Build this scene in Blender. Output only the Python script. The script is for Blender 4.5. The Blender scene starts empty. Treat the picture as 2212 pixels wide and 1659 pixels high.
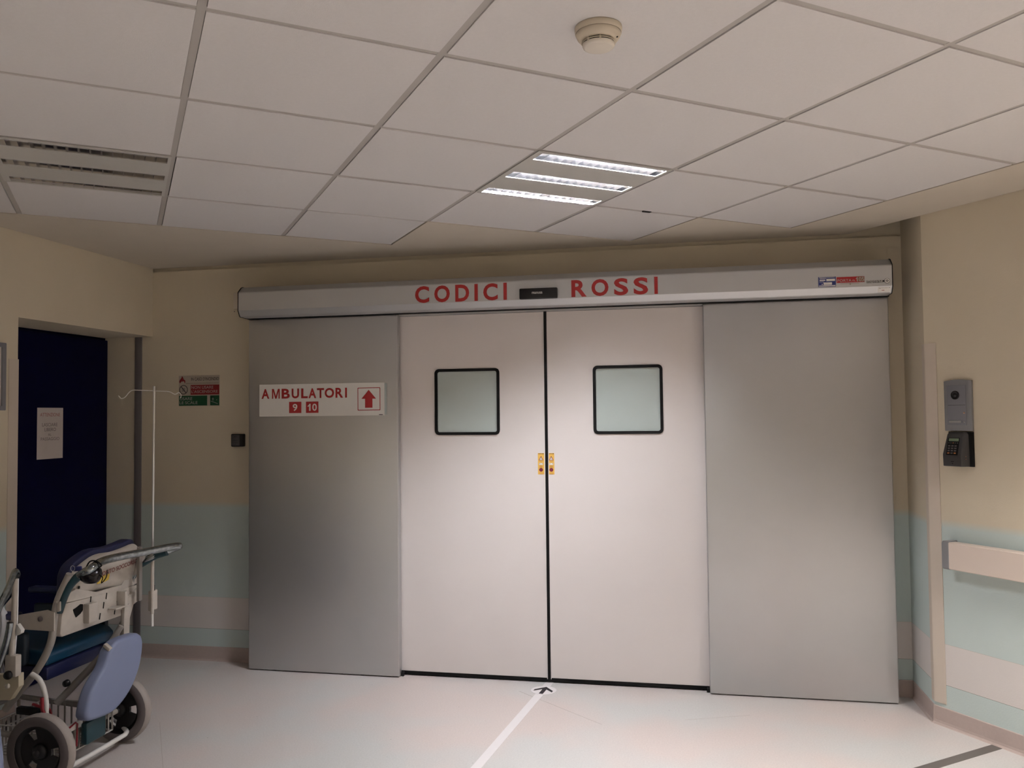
import bpy, bmesh, math, random
from mathutils import Vector, Matrix
random.seed(7)
SC = bpy.context.scene
COL = SC.collection

# ------------------------------------------------------------------ camera
F_PX, YAW, PITCH, ROLL, EYE = 1766.73, -0.1936, 0.0371, -0.0108, 1.5084
H = 2.4673                      # ceiling height
WY = 4.686                      # front wall plane
DP = 4.546                      # face of the grey side panels of the sliding door
DL = 4.606                      # face of the sliding leaves
f_ = Vector((math.sin(YAW)*math.cos(PITCH), math.cos(YAW)*math.cos(PITCH), math.sin(PITCH)))
r0 = Vector((math.cos(YAW), -math.sin(YAW), 0)); u0 = r0.cross(f_)
r_ = math.cos(ROLL)*r0 + math.sin(ROLL)*u0
u_ = -math.sin(ROLL)*r0 + math.cos(ROLL)*u0
cam_d = bpy.data.cameras.new('camera'); cam = bpy.data.objects.new('camera', cam_d); COL.objects.link(cam)
cam_d.sensor_fit = 'HORIZONTAL'; cam_d.sensor_width = 36; cam_d.lens = 36*F_PX/2212
cam_d.clip_start = 0.05
M = Matrix((r_, u_, -f_)).transposed().to_4x4(); M.translation = (0, 0, EYE)
cam.matrix_world = M
SC.camera = cam

# ------------------------------------------------------------------ world, exposure
w = bpy.data.worlds.new('world'); SC.world = w; w.use_nodes = True
w.node_tree.nodes['Background'].inputs[0].default_value = (1.0, .86, .72, 1)
w.node_tree.nodes['Background'].inputs[1].default_value = 0.02
SC.view_settings.view_transform = 'Standard'; SC.view_settings.look = 'None'
SC.view_settings.gamma = 1; SC.view_settings.use_curve_mapping = False
SC.view_settings.exposure = 0.0
SC.cycles.use_denoising = True
SC.cycles.max_bounces = 6; SC.cycles.diffuse_bounces = 4; SC.cycles.glossy_bounces = 3; SC.cycles.transmission_bounces = 1
SC.cycles.use_adaptive_sampling = True; SC.cycles.adaptive_threshold = 0.15; SC.cycles.adaptive_min_samples = 16
SC.cycles.use_light_tree = False
LIT_TUBE = 800.0                 # the lit luminaire in the photograph
BACK_TUBE = 770.0                # luminaires of the hall behind the camera
LAMP_COL = (0.93, 0.95, 1.0)

# ------------------------------------------------------------------ measuring helpers: a measured direction meets a known plane
CEN = Vector((0, 0, EYE))
TH = -0.63853
BD = Vector((math.sin(TH), math.cos(TH), 0)); AN = Vector((math.cos(TH), -math.sin(TH), 0))
def hit(px, py, n, d):
    v = f_ + (px-1106)/F_PX*r_ - (py-829.5)/F_PX*u_
    n = Vector(n); return CEN + v*((d - n.dot(CEN))/n.dot(v))
def ay(px, py, y=WY): return hit(px, py, (0, 1, 0), y)
def ax(px, py, x): return hit(px, py, (1, 0, 0), x)
def az(px, py, z=0): return hit(px, py, (0, 0, 1), z)
RW = 3.555                      # right wall: AN . P = RW
S0 = 2.748
def rw(s, z, off=0):            # point on the right wall, s metres from its corner, off metres in front of it
    return AN*(RW-off) + BD*(S0-s) + Vector((0, 0, z))
GO = Vector((-1.0692, 1.7127, 0))
def g(i, j): return GO + BD*0.6*i + AN*0.6*(j-1)

# ------------------------------------------------------------------ materials
def mat(name, col, rough=.6, metal=0, noise=0, nscale=20, bump=0, bscale=200, emit=None, spec=.5, coat=0):
    m = bpy.data.materials.new(name); m.use_nodes = True; nt = m.node_tree; b = nt.nodes['Principled BSDF']
    b.inputs['Base Color'].default_value = (*col, 1); b.inputs['Roughness'].default_value = rough
    b.inputs['Metallic'].default_value = metal; b.inputs['Specular IOR Level'].default_value = spec
    if coat: b.inputs['Coat Weight'].default_value = coat; b.inputs['Coat Roughness'].default_value = .15
    if noise or bump:
        tc = nt.nodes.new('ShaderNodeTexCoord')
    if noise:
        n = nt.nodes.new('ShaderNodeTexNoise'); n.inputs['Scale'].default_value = nscale; n.inputs['Detail'].default_value = 5
        nt.links.new(tc.outputs['Object'], n.inputs['Vector'])
        r = nt.nodes.new('ShaderNodeMapRange'); r.inputs['From Min'].default_value = .3; r.inputs['From Max'].default_value = .7
        r.inputs['To Min'].default_value = 1-noise; r.inputs['To Max'].default_value = 1+noise
        mx = nt.nodes.new('ShaderNodeMix'); mx.data_type = 'RGBA'; mx.blend_type = 'MULTIPLY'; mx.inputs[0].default_value = 1
        mx.inputs[6].default_value = (*col, 1)
        nt.links.new(n.outputs['Fac'], r.inputs['Value']); nt.links.new(r.outputs['Result'], mx.inputs[7])
        nt.links.new(mx.outputs[2], b.inputs['Base Color'])
    if bump:
        n2 = nt.nodes.new('ShaderNodeTexNoise'); n2.inputs['Scale'].default_value = bscale; n2.inputs['Detail'].default_value = 3
        nt.links.new(tc.outputs['Object'], n2.inputs['Vector'])
        bp = nt.nodes.new('ShaderNodeBump'); bp.inputs['Strength'].default_value = bump; bp.inputs['Distance'].default_value = .002
        nt.links.new(n2.outputs['Fac'], bp.inputs['Height']); nt.links.new(bp.outputs['Normal'], b.inputs['Normal'])
    if emit:
        b.inputs['Emission Color'].default_value = (*emit[0], 1); b.inputs['Emission Strength'].default_value = emit[1]
    return m

CREAM = (.63, .555, .43)
GREEN = (.53, .61, .59)
BEIGE = (.67, .625, .60)
def wall_material():
    m = mat('painted_wall', CREAM, .7, bump=.25, bscale=160); nt = m.node_tree; b = nt.nodes['Principled BSDF']
    geo = nt.nodes.new('ShaderNodeNewGeometry'); sep = nt.nodes.new('ShaderNodeSeparateXYZ')
    nt.links.new(geo.outputs['Position'], sep.inputs[0])
    prev = None
    bands = [(0, 0, GREEN), (.1945, 0, (.17, .165, .14)), (.1960, 0, BEIGE), (.3890, 0, (.45, .40, .34)), (.3900, 0, GREEN), (.945, .04, CREAM)]
    for z, soft, c in bands:
        if prev is None:
            rgb = nt.nodes.new('ShaderNodeRGB'); rgb.outputs[0].default_value = (*c, 1); prev = rgb.outputs[0]; continue
        mr = nt.nodes.new('ShaderNodeMapRange'); mr.inputs['From Min'].default_value = z; mr.inputs['From Max'].default_value = z+max(soft, .0002)
        nt.links.new(sep.outputs['Z'], mr.inputs['Value'])
        mm = nt.nodes.new('ShaderNodeMix'); mm.data_type = 'RGBA'; mm.inputs[7].default_value = (*c, 1)
        nt.links.new(mr.outputs['Result'], mm.inputs[0]); nt.links.new(prev, mm.inputs[6]); prev = mm.outputs[2]
    nz = nt.nodes.new('ShaderNodeTexNoise'); nz.inputs['Scale'].default_value = 1.7; nz.inputs['Detail'].default_value = 3
    nt.links.new(geo.outputs['Position'], nz.inputs['Vector'])
    r = nt.nodes.new('ShaderNodeMapRange'); r.inputs['From Min'].default_value = .3; r.inputs['From Max'].default_value = .7
    r.inputs['To Min'].default_value = .97; r.inputs['To Max'].default_value = 1.03
    mx = nt.nodes.new('ShaderNodeMix'); mx.data_type = 'RGBA'; mx.blend_type = 'MULTIPLY'; mx.inputs[0].default_value = 1
    nt.links.new(nz.outputs['Fac'], r.inputs['Value']); nt.links.new(prev, mx.inputs[6]); nt.links.new(r.outputs['Result'], mx.inputs[7])
    nt.links.new(mx.outputs[2], b.inputs['Base Color'])
    return m

def floor_material():
    m = mat('vinyl_floor', (.62, .54, .50), .34, bump=.12, bscale=500); nt = m.node_tree; b = nt.nodes['Principled BSDF']
    tc = nt.nodes.new('ShaderNodeTexCoord')
    n = nt.nodes.new('ShaderNodeTexNoise'); n.inputs['Scale'].default_value = 130; n.inputs['Detail'].default_value = 4
    n2 = nt.nodes.new('ShaderNodeTexNoise'); n2.inputs['Scale'].default_value = 1.1; n2.inputs['Detail'].default_value = 3
    vo = nt.nodes.new('ShaderNodeTexVoronoi'); vo.inputs['Scale'].default_value = 9
    for x in (n, n2, vo): nt.links.new(tc.outputs['Object'], x.inputs['Vector'])
    r1 = nt.nodes.new('ShaderNodeMapRange'); r1.inputs['From Min'].default_value = .35; r1.inputs['From Max'].default_value = .65
    r1.inputs['To Min'].default_value = .95; r1.inputs['To Max'].default_value = 1.04
    nt.links.new(n.outputs['Fac'], r1.inputs['Value'])
    cr = nt.nodes.new('ShaderNodeMix'); cr.data_type = 'RGBA'
    cr.inputs[6].default_value = (.61, .53, .50, 1); cr.inputs[7].default_value = (.56, .55, .535, 1)
    r2 = nt.nodes.new('ShaderNodeMapRange'); r2.inputs['From Min'].default_value = .42; r2.inputs['From Max'].default_value = .58
    nt.links.new(n2.outputs['Fac'], r2.inputs['Value']); nt.links.new(r2.outputs['Result'], cr.inputs[0])
    mx = nt.nodes.new('ShaderNodeMix'); mx.data_type = 'RGBA'; mx.blend_type = 'MULTIPLY'; mx.inputs[0].default_value = 1
    nt.links.new(cr.outputs[2], mx.inputs[6]); nt.links.new(r1.outputs['Result'], mx.inputs[7])
    # a few small dark specks of dirt
    sp = nt.nodes.new('ShaderNodeMapRange'); sp.inputs['From Min'].default_value = .018; sp.inputs['From Max'].default_value = .03
    sp.inputs['To Min'].default_value = .55; sp.inputs['To Max'].default_value = 1
    nt.links.new(vo.outputs['Distance'], sp.inputs['Value'])
    mx2 = nt.nodes.new('ShaderNodeMix'); mx2.data_type = 'RGBA'; mx2.blend_type = 'MULTIPLY'; mx2.inputs[0].default_value = 1
    nt.links.new(mx.outputs[2], mx2.inputs[6]); nt.links.new(sp.outputs['Result'], mx2.inputs[7])
    nt.links.new(mx2.outputs[2], b.inputs['Base Color'])
    return m

WALL = wall_material(); FLOOR = floor_material()
TILE = mat('mineral_tile', (.62, .60, .60), .85, noise=.015, nscale=90, bump=.3, bscale=350)
PLASTER = mat('ceiling_plaster', (.56, .505, .43), .8, noise=.02, nscale=5)
TBAR = mat('grid_bar', (.41, .385, .365), .6)
DARKGAP = mat('shadow_void', (.03, .028, .026), .9)
BASE = mat('coved_skirting', (.47, .38, .345), .45, noise=.03, nscale=60)
PANEL = mat('satin_grey_panel', (.52, .515, .515), .38, metal=.8, noise=.02, nscale=3)
LEAF = mat('cream_lacquer', (.66, .605, .585), .38, noise=.01, nscale=3, coat=.45)
HEADER = mat('anodised_cover', (.54, .54, .55), .40, metal=.6)
BLACK = mat('black_rubber', (.005, .0048, .005), .6, spec=.15)
BLACKP = mat('black_plastic', (.010, .009, .010), .35, spec=.3)
PANE = mat('frosted_pane', (.42, .47, .45), .22, spec=.6)
RED = mat('red_lettering', (.36, .012, .012), .5)
REDP = mat('red_plate', (.40, .018, .022), .45)
WHITE = mat('white_plastic', (.72, .70, .67), .45)
OFFW = mat('offwhite_plastic', (.55, .50, .43), .5)
GUARD = mat('cream_vinyl_guard', (.60, .52, .44), .45)
RAILM = mat('cream_vinyl_rail', (.66, .56, .49), .42)
GREYP = mat('grey_plastic', (.20, .20, .22), .35)
GREY2 = mat('silver_grey_plastic', (.26, .26, .27), .35, metal=.3)
DKGREY = mat('charcoal_plastic', (.035, .032, .032), .35)
NAVY = mat('navy_laminate', (.0008, .0008, .022), .6, spec=.08)
PAPER = mat('printed_paper', (.60, .54, .52), .8)
GREYINK = mat('grey_ink', (.16, .14, .14), .8)
REDINK = mat('faded_red_ink', (.36, .10, .09), .8)
INK = mat('black_ink', (.02, .015, .02), .7)
GREENP = mat('green_plate', (.008, .075, .03), .45)
DKREDP = mat('dark_red_plate', (.22, .012, .016), .45)
PALEINK = mat('pale_ink', (.42, .38, .36), .6)
BLUEP = mat('blue_plate', (.02, .03, .17), .4)
YEL = mat('yellow_sticker', (.72, .42, .08), .45)
PURP = mat('maroon_ink', (.16, .008, .04), .5)
TAPE = mat('white_tape', (.74, .70, .70), .4)
DTAPE = mat('grey_tape', (.13, .115, .105), .4)
ALU = mat('satin_aluminium', (.62, .62, .64), .28, metal=1)
ALUM = mat('louvre_aluminium', (.86, .86, .88), .10, metal=1)
ALUB = mat('blade_aluminium', (.80, .80, .84), .24, metal=1)
FRAMEW = mat('luminaire_frame', (.47, .46, .435), .5)
TUBE_ON = mat('lit_tube', (1, 1, 1), .5, emit=(LAMP_COL, LIT_TUBE))
TUBE_BACK = mat('lit_tube_hall', (1, 1, 1), .5, emit=((1.0, .93, .86), BACK_TUBE))
TUBE_OFF = mat('unlit_tube', (.75, .72, .68), .3)
DETECT = mat('ivory_plastic', (.56, .49, .39), .5)
DETECT2 = mat('pale_ivory_plastic', (.62, .57, .50), .5)
CHROME = mat('worn_chrome', (.33, .36, .37), .16, metal=1, noise=.25, nscale=60)
ENAMEL = mat('beige_enamel', (.49, .445, .395), .35, noise=.06, nscale=30)
ENAMEL2 = mat('grey_enamel', (.36, .33, .30), .4, noise=.06, nscale=30)
TEAL = mat('teal_upholstery', (.004, .045, .10), .38)
NAVYC = mat('navy_upholstery', (.008, .011, .055), .45)
PERI = mat('blue_grey_upholstery', (.20, .235, .37), .45)
TYRE = mat('grey_rubber_tyre', (.33, .29, .265), .6)
TYRE2 = mat('dark_rubber_sidewall', (.13, .11, .11), .6)
HUB = mat('black_wheel_disc', (.008, .007, .009), .4)
TEALG = mat('dark_teal_grip', (.01, .045, .06), .4)
REDL = mat('red_lever', (.25, .01, .02), .4)
YELLOW = mat('yellow_label', (.60, .42, .06), .5)
SHEET = mat('white_sheet', (.70, .70, .74), .8)
LCD = mat('lcd_green', (.16, .22, .13), .3)
ORANGE = mat('orange_key', (.45, .16, .05), .4)

# ------------------------------------------------------------------ builders
ORG = {}
def root(name, loc, label=None, cat=None, kind=None, group=None):
    o = bpy.data.objects.new(name, None); COL.objects.link(o); o.location = loc; o.empty_display_size = .05
    ORG[o.name] = Vector(loc)
    tag(o, label, cat, kind, group); return o
def tag(o, label=None, cat=None, kind=None, group=None):
    if label: o['label'] = label
    if cat: o['category'] = cat
    if kind: o['kind'] = kind
    if group: o['group'] = group
    return o
class MB:
    def __init__(s): s.v = []; s.f = []; s.smooth = []
    def add(s, vs, fs, sm=False):
        n = len(s.v); s.v += [Vector(v) for v in vs]; s.f += [tuple(i+n for i in f) for f in fs]; s.smooth += [sm]*len(fs)
    def box(s, lo, hi):
        x0, y0, z0 = lo; x1, y1, z1 = hi
        s.frame(Vector((x0, y0, z0)), Vector((x1-x0, 0, 0)), Vector((0, y1-y0, 0)), Vector((0, 0, z1-z0)))
        return s
    def frame(s, o, a, b, c):           # parallelepiped
        o, a, b, c = map(Vector, (o, a, b, c))
        vs = [o, o+a, o+a+b, o+b, o+c, o+a+c, o+a+b+c, o+b+c]
        fs = [(3, 2, 1, 0), (4, 5, 6, 7), (0, 1, 5, 4), (1, 2, 6, 5), (2, 3, 7, 6), (3, 0, 4, 7)]
        if a.cross(b).dot(c) < 0: fs = [f[::-1] for f in fs]
        s.add(vs, fs); return s
    def prism(s, pts, d, sm=False):     # 3D polygon extruded along d
        pts = [Vector(p) for p in pts]; d = Vector(d); n = len(pts)
        nn = Vector((0, 0, 0))
        for i in range(n): nn += (pts[i]-pts[0]).cross(pts[(i+1) % n]-pts[0])
        fs = [tuple(range(n))[::-1], tuple(range(n, 2*n))] + [(i, (i+1) % n, (i+1) % n+n, i+n) for i in range(n)]
        if nn.dot(d) < 0: fs = [f[::-1] for f in fs]
        k = len(s.f); s.add(pts+[p+d for p in pts], fs)
        if sm:
            for i in range(k+2, k+2+n): s.smooth[i] = True
        return s
    def tube(s, pts, r, n=10, closed=False, cap=True, r2=None):
        pts = [Vector(p) for p in pts]; m = len(pts); rings = []; up = None
        for i, p in enumerate(pts):
            if closed: t = (pts[(i+1) % m]-pts[i-1])
            else: t = pts[min(i+1, m-1)]-pts[max(i-1, 0)]
            t.normalize()
            if up is None: up = t.orthogonal().normalized()
            up = (up - t*up.dot(t)).normalized(); b = t.cross(up)
            rr = r if r2 is None else r+(r2-r)*i/(m-1)
            rings.append([p+up*rr*math.cos(2*math.pi*k/n)+b*rr*math.sin(2*math.pi*k/n) for k in range(n)])
        vs = [v for q in rings for v in q]; fs = []
        for i in range(m if closed else m-1):
            a = i*n; b = ((i+1) % m)*n
            fs += [(a+k, a+(k+1) % n, b+(k+1) % n, b+k) for k in range(n)]
        s.add(vs, fs, True)
        if cap and not closed:
            s.add(rings[0], [tuple(range(n))[::-1]]); s.add(rings[-1], [tuple(range(n))])
        return s
    def lathe(s, c, axis, prof, n=32, sm=True):    # prof = [(radius, height)]
        c = Vector(c); ax_ = Vector(axis).normalized(); a = ax_.orthogonal().normalized(); b = ax_.cross(a)
        vs = []; fs = []
        for r, h in prof:
            for k in range(n):
                vs.append(c+ax_*h+(a*math.cos(2*math.pi*k/n)+b*math.sin(2*math.pi*k/n))*r)
        for i in range(len(prof)-1):
            fs += [(i*n+k, i*n+(k+1) % n, (i+1)*n+(k+1) % n, (i+1)*n+k) for k in range(n)]
        s.add(vs, fs, sm); return s
    def build(s, name, m, parent=None, bevel=0, seg=2):
        off = Vector((0, 0, 0))
        p = parent
        while p is not None and p.parent is not None: p = p.parent
        if p is not None: off = ORG[p.name]
        me = bpy.data.meshes.new(name); me.from_pydata([v-off for v in s.v], [], s.f)
        me.polygons.foreach_set('use_smooth', s.smooth); me.materials.append(m); me.update()
        o = bpy.data.objects.new(name, me); COL.objects.link(o)
        if parent is not None: o.parent = parent
        else: ORG[o.name] = Vector((0, 0, 0))
        if bevel:
            bm = bmesh.new(); bm.from_mesh(me); bmesh.ops.remove_doubles(bm, verts=bm.verts, dist=1e-6)
            bmesh.ops.bevel(bm, geom=[e for e in bm.edges if len(e.link_faces) == 2 and e.calc_face_angle(0) > .5], offset=bevel, segments=seg, affect='EDGES', profile=.5, clamp_overlap=True)
            amax = max(f.calc_area() for f in bm.faces)
            for f in bm.faces: f.smooth = f.calc_area() < .12*amax
            bm.to_mesh(me); bm.free()
            me.set_sharp_from_angle(angle=math.radians(40))
        return o
def smooth_path(pts, n=6):
    pts = [Vector(p) for p in pts]; out = []
    for i in range(len(pts)-1):
        p0 = pts[max(i-1, 0)]; p1 = pts[i]; p2 = pts[i+1]; p3 = pts[min(i+2, len(pts)-1)]
        for k in range(n):
            t = k/n
            out.append(.5*((2*p1)+(p2-p0)*t+(2*p0-5*p1+4*p2-p3)*t*t+(3*p1-p0-3*p2+p3)*t**3))
    out.append(pts[-1]); return out
def rrect(o, a, b, w_, h_, r, n=5):     # rounded rectangle in plane (a,b), o = lower-left corner
    o, a, b = Vector(o), Vector(a), Vector(b); pts = []
    for cx, cy, t0 in ((w_-r, r, -90), (w_-r, h_-r, 0), (r, h_-r, 90), (r, r, 180)):
        for k in range(n+1):
            t = math.radians(t0+90*k/n); pts.append(o+a*(cx+r*math.cos(t))+b*(cy+r*math.sin(t)))
    return pts
def ring(mb, outer, inner, d):          # frame with hole, two loops of equal length
    n = len(outer); d = Vector(d); vs = outer+inner+[p+d for p in outer]+[p+d for p in inner]; fs = []
    for i in range(n):
        j = (i+1) % n
        fs += [(i, j, n+j, n+i), (2*n+i, 3*n+i, 3*n+j, 2*n+j), (i, 2*n+i, 2*n+j, j), (n+i, n+j, 3*n+j, 3*n+i)]
    mb.add(vs, fs)
_FX = {}
def lettering(name, text, o, a, b, h, wd=None, m=None, parent=None, bold=.0, thick=.0006, tight=True):
    """flat printed words: o = lower-left corner, a = reading direction, b = up; h = height of the capitals, wd = fitted width"""
    cu = bpy.data.curves.new('t', 'FONT'); cu.body = text; cu.size = 1; cu.offset = bold; cu.extrude = 0
    cu.resolution_u = 4
    ob = bpy.data.objects.new('t', cu); COL.objects.link(ob)
    dg = bpy.context.evaluated_depsgraph_get(); me = bpy.data.meshes.new_from_object(ob.evaluated_get(dg))
    bpy.data.objects.remove(ob); bpy.data.curves.remove(cu)
    xs = [v.co.x for v in me.vertices]; ys = [v.co.y for v in me.vertices]
    x0, x1, y0, y1 = min(xs), max(xs), min(ys), max(ys)
    sy = h/(y1-y0) if tight else h/.73
    sx = wd/(x1-x0) if wd else sy
    a, b, o = Vector(a).normalized(), Vector(b).normalized(), Vector(o); nrm = a.cross(b)
    p = parent
    while p is not None and p.parent is not None: p = p.parent
    off = ORG[p.name] if p is not None else Vector((0, 0, 0))
    yb = y0 if tight else 0
    for v in me.vertices:
        v.co = o+a*((v.co.x-x0)*sx)+b*((v.co.y-yb)*sy)+nrm*thick-off
    me.materials.clear(); me.materials.append(m); me.name = name
    t = bpy.data.objects.new(name, me); COL.objects.link(t)
    if parent is not None: t.parent = parent
    return t
GLYPH = {
 'M': [[(0, 0), (.15, 0), (.15, .74), (.42, 0), (.58, 0), (.85, .74), (.85, 0), (1, 0), (1, 1), (.77, 1), (.5, .26), (.23, 1), (0, 1)]],
 '1': [[(.42, 0), (.78, 0), (.78, 1), (.50, 1), (.38, .84), (.08, .72), (.08, .55), (.42, .66)]]}
def glyph(name, ch, o, h, wd, m, par, thick=.0006):
    mb = MB()
    for poly in GLYPH[ch]: mb.prism([Vector(o)+X*(a*wd)+Z*(b*h) for a, b in poly], (0, -thick, 0))
    return mb.build(name, m, par)
def clip(poly, planes):
    for n, d in planes:                  # keep n.P <= d
        out = []
        for i in range(len(poly)):
            p, q = poly[i], poly[(i+1) % len(poly)]; dp, dq = n.dot(p)-d, n.dot(q)-d
            if dp <= 0: out.append(p)
            if dp*dq < 0: out.append(p+(q-p)*(dp/(dp-dq)))
        poly = out
        if len(poly) < 3: return []
    return poly
X, Y, Z = Vector((1, 0, 0)), Vector((0, 1, 0)), Vector((0, 0, 1))
YB = -3.6                               # back of the hall
XL = -3.262
CR = Vector((1.218, 4.326, 0))          # corner where the right wall starts
SD = Vector((-BD.x, -BD.y, 0))          # direction of the right wall towards the camera
RLEN = (CR.y-YB)/(-SD.y)
RE = CR+SD*RLEN

# ------------------------------------------------------------------ room shell
mb = MB(); mb.box((-4, YB-.2, -.1), (RE.x+.6, WY+.2, 0)); tag(mb.build('floor', FLOOR), kind='structure')
FZ = WY
mb = MB(); mb.box((-3.8, WY, 0), (1.6, WY+.14, 2.446)); mb.box((-3.8, WY+.02, 2.446), (1.6, WY+.14, H+.1))  # top strip set back, a recess added so a band of shade shows
tag(mb.build('wall_front', WALL), kind='structure')
mb = MB(); o = CR
mb.prism([(1.218, WY, 0), (1.218, CR.y, 0), RE, RE+AN*.15, (1.62, CR.y+.1, 0), (1.62, WY, 0)], (0, 0, H+.1)); tag(mb.build('wall_right', WALL), kind='structure')
mb = MB(); mb.box((-3.8, YB, 0), (XL, 3.589, H+.1)); mb.box((-3.66, 3.589, 2.03), (XL, WY, H+.1)); mb.box((-3.8, 3.589, 0), (-3.66, WY, H+.1))
tag(mb.build('wall_left', WALL), kind='structure')
mb = MB(); mb.box((-3.8, YB-.15, 0), (RE.x+.5, YB, H+.1)); tag(mb.build('wall_back', WALL), kind='structure')

# coved skirting
def skirting(name, p0, p1, n):
    p0, p1, n = Vector(p0), Vector(p1), Vector(n)
    prof = [(0, 0), (.017, 0), (.012, .002), (.0075, .009), (.0055, .020), (.005, .083), (.003, .086), (0, .086)]
    mb = MB(); mb.prism([p0+n*a+Z*b for a, b in prof], p1-p0)
    return tag(mb.build(name, BASE), kind='structure')
skirting('baseboard_front', (-3.58, WY, 0), (1.218, WY, 0), -Y)
skirting('baseboard_side', (1.218, WY-.017, 0), (1.218, CR.y-.004, 0), -X)
skirting('baseboard_right', CR-SD*.005, RE, -AN)
skirting('baseboard_left', (XL, 3.589, 0), (XL, YB, 0), X)
skirting('baseboard_back', (XL+.03, YB, 0), (RE.x-.05, YB, 0), Y)

# ceiling: plaster margin, hanging grid, tiles
room = [(-X, -XL), (Y, WY), (AN, RW), (-Y, -YB)]
room_in = [(-X, -XL-.002), (Y, WY-.0), (AN, RW-.002), (-Y, -YB-.002)]
LUM = {(1, 3): 'lit', (2, 0): 'off', (-3, 5): 'back', (-5, -4): 'back', (-6, 3): 'back', (-3, 1): 'off'}
def is_tile(i, j):
    if i > 3: return False
    if i == 3: return j < 3
    if i == 2: return j < 5
    if j >= 6 and i > -3: return False
    return True
ceil = root('ceiling', (0, 0, H), kind='structure')
pl_ = MB()
def flat(mb, poly, z0, z1):
    mb.prism([Vector((p.x, p.y, z0)) for p in poly], (0, 0, z1-z0))
grid_ = MB()
for i in range(-12, 12):
    for j in range(-10, 16):
        cell = [g(i, j), g(i, j+1), g(i+1, j+1), g(i+1, j)]
        c = clip([Vector(p) for p in cell], room_in)
        if not c: continue
        cc = sum(cell, Vector())/4
        if not is_tile(i, j):
            if (i+8) >= 0: flat(pl_, c, H, H+.03)
            else: flat(pl_, c, H, H+.03)
            continue
        if (i, j) in LUM: continue
        if i < -7:
            flat(pl_, c, H, H+.03); continue
        t = .0115; jx, jy = random.uniform(-.0025, .0025), random.uniform(-.0025, .0025)
        q = [g(i, j)+AN*(t+jx)+BD*(t+jy), g(i, j+1)-AN*(t-jx)+BD*(t+jy), g(i+1, j+1)-AN*(t-jx)-BD*(t-jy), g(i+1, j)+AN*(t+jx)-BD*(t-jy)]
        q = clip(q, room_in)
        if len(q) < 3: continue
        m_ = MB(); dz = random.uniform(0, .0012); flat(m_, q, H-.0+dz, H+.014)
        m_.build('ceiling_tile', TILE, ceil)
pl_.build('plaster_margin', PLASTER, ceil)
# T bars, recessed behind the tile faces: narrower than the joints so a dark line stays beside them
def bar(p, q, wd=.021, z=H+.004):
    d = (q-p).normalized(); n = Vector((-d.y, d.x, 0))*wd/2
    c = clip([p-n, q-n, q+n, p+n], room_in)
    if c:
        m_ = MB(); flat(m_, c, z, z+.006); m_.build('grid_bar', TBAR, ceil)
for i in range(-7, 4):
    lim = 3 if i == 3 else 5 if i == 2 else 6 if i > -3 else 12
    bar(g(i, -8), g(i, max(lim, {4: 3, 3: 5}.get(i, lim))))
for j in range(-7, 12):
    top = 4 if j < 3 else 3 if j < 5 else 2 if j < 6 else -3
    bar(g(-7, j), g(top, j), z=H+.0035)
mb = MB(); c = clip([Vector((-3.8, YB-.1, 0)), Vector((RE.x+.3, YB-.1, 0)), Vector((RE.x+.3, WY+.1, 0)), Vector((-3.8, WY+.1, 0))], [(AN, RW+.1)])
flat(mb, c, H+.098, H+.14); mb.build('ceiling_slab', DARKGAP, ceil)
mb = MB(); p = az(1397, 457.5, H); mb.frame(p-AN*.021-BD*.009-Z*.002, AN*.042, BD*.018, Z*.006); tag(mb.build('hanger_clip', BLACKP, ceil), 'small black clip on a grid bar')

# ------------------------------------------------------------------ luminaires
SLOTS = [(.020, .100), (.265, .345), (.510, .590)]
U0, U1, NC = .028, .585, 15
def luminaire(i, j, tube, label, blades=True, group=None):
    o = g(i, j)+Z*H
    rt = root('ceiling_luminaire', o+AN*.3+BD*.3, label, 'ceiling light', group=group)
    P = lambda u, v, w_=0: o+AN*u+BD*v+Z*w_
    m_ = MB()
    e = .004; zt = -.001
    def plate(u0, u1, v0, v1): m_.frame(P(u0, v0, zt), AN*(u1-u0), BD*(v1-v0), Z*.004)
    plate(e, U0, e, .6-e); plate(U1, .6-e, e, .6-e)
    vs = [e]+[x for s in SLOTS for x in s]+[.6-e]
    for k in range(0, 8, 2): plate(U0, U1, vs[k], vs[k+1])
    m_.build('frame', FRAMEW, rt)
    for k, (v0, v1) in enumerate(SLOTS):
        vc = (v0+v1)/2; hw = (v1-v0)/2
        t_ = MB(); D = .050
        prof = [(-hw, .002), (-hw*.98, .014), (-hw*.88, .029), (-hw*.66, .042), (-hw*.35, D), (hw*.35, D), (hw*.66, .042), (hw*.88, .029), (hw*.98, .014), (hw, .002)]
        pts = [P(U0, vc+a, b) for a, b in prof]; q = [P(U1, vc+a, b) for a, b in prof]; n = len(prof)
        t_.add(pts+q, [(x, x+1, n+x+1, n+x) for x in range(n-1)], True)
        t_.add(pts, [tuple(range(n))]); t_.add(q, [tuple(range(n))[::-1]])
        rf = t_.build('reflector', ALUM, rt)
        c_ = MB(); c_.tube([P(U0+.012, vc, .034), P(U1-.012, vc, .034)], .0085, 8); c_.build('tube', tube, rt)
        if blades:
            if k == 0: bm_ = None
            for b in range(1, NC):
                uu = U0+(U1-U0)*b/NC
                if bm_ is None:
                    x_ = MB()
                    x_.prism([P(uu-.0007, v0+.001, .001), P(uu+.0007, v0+.001, .001), P(uu+.0030, v0+.001, .023), P(uu-.0030, v0+.001, .023)], BD*(v1-v0-.002))
                    bo = x_.build('louvre_blade', ALUB, rt); bm_ = (bo.data, uu, v0)
                else:
                    bo = bpy.data.objects.new('louvre_blade', bm_[0]); COL.objects.link(bo); bo.parent = rt
                    bo.location = AN*(uu-bm_[1])+BD*(v0-bm_[2])
    b_ = MB(); b_.frame(P(.006, .006, .077), AN*.588, BD*.588, Z*.008); b_.build('housing', FRAMEW, rt)
    return rt
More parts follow.
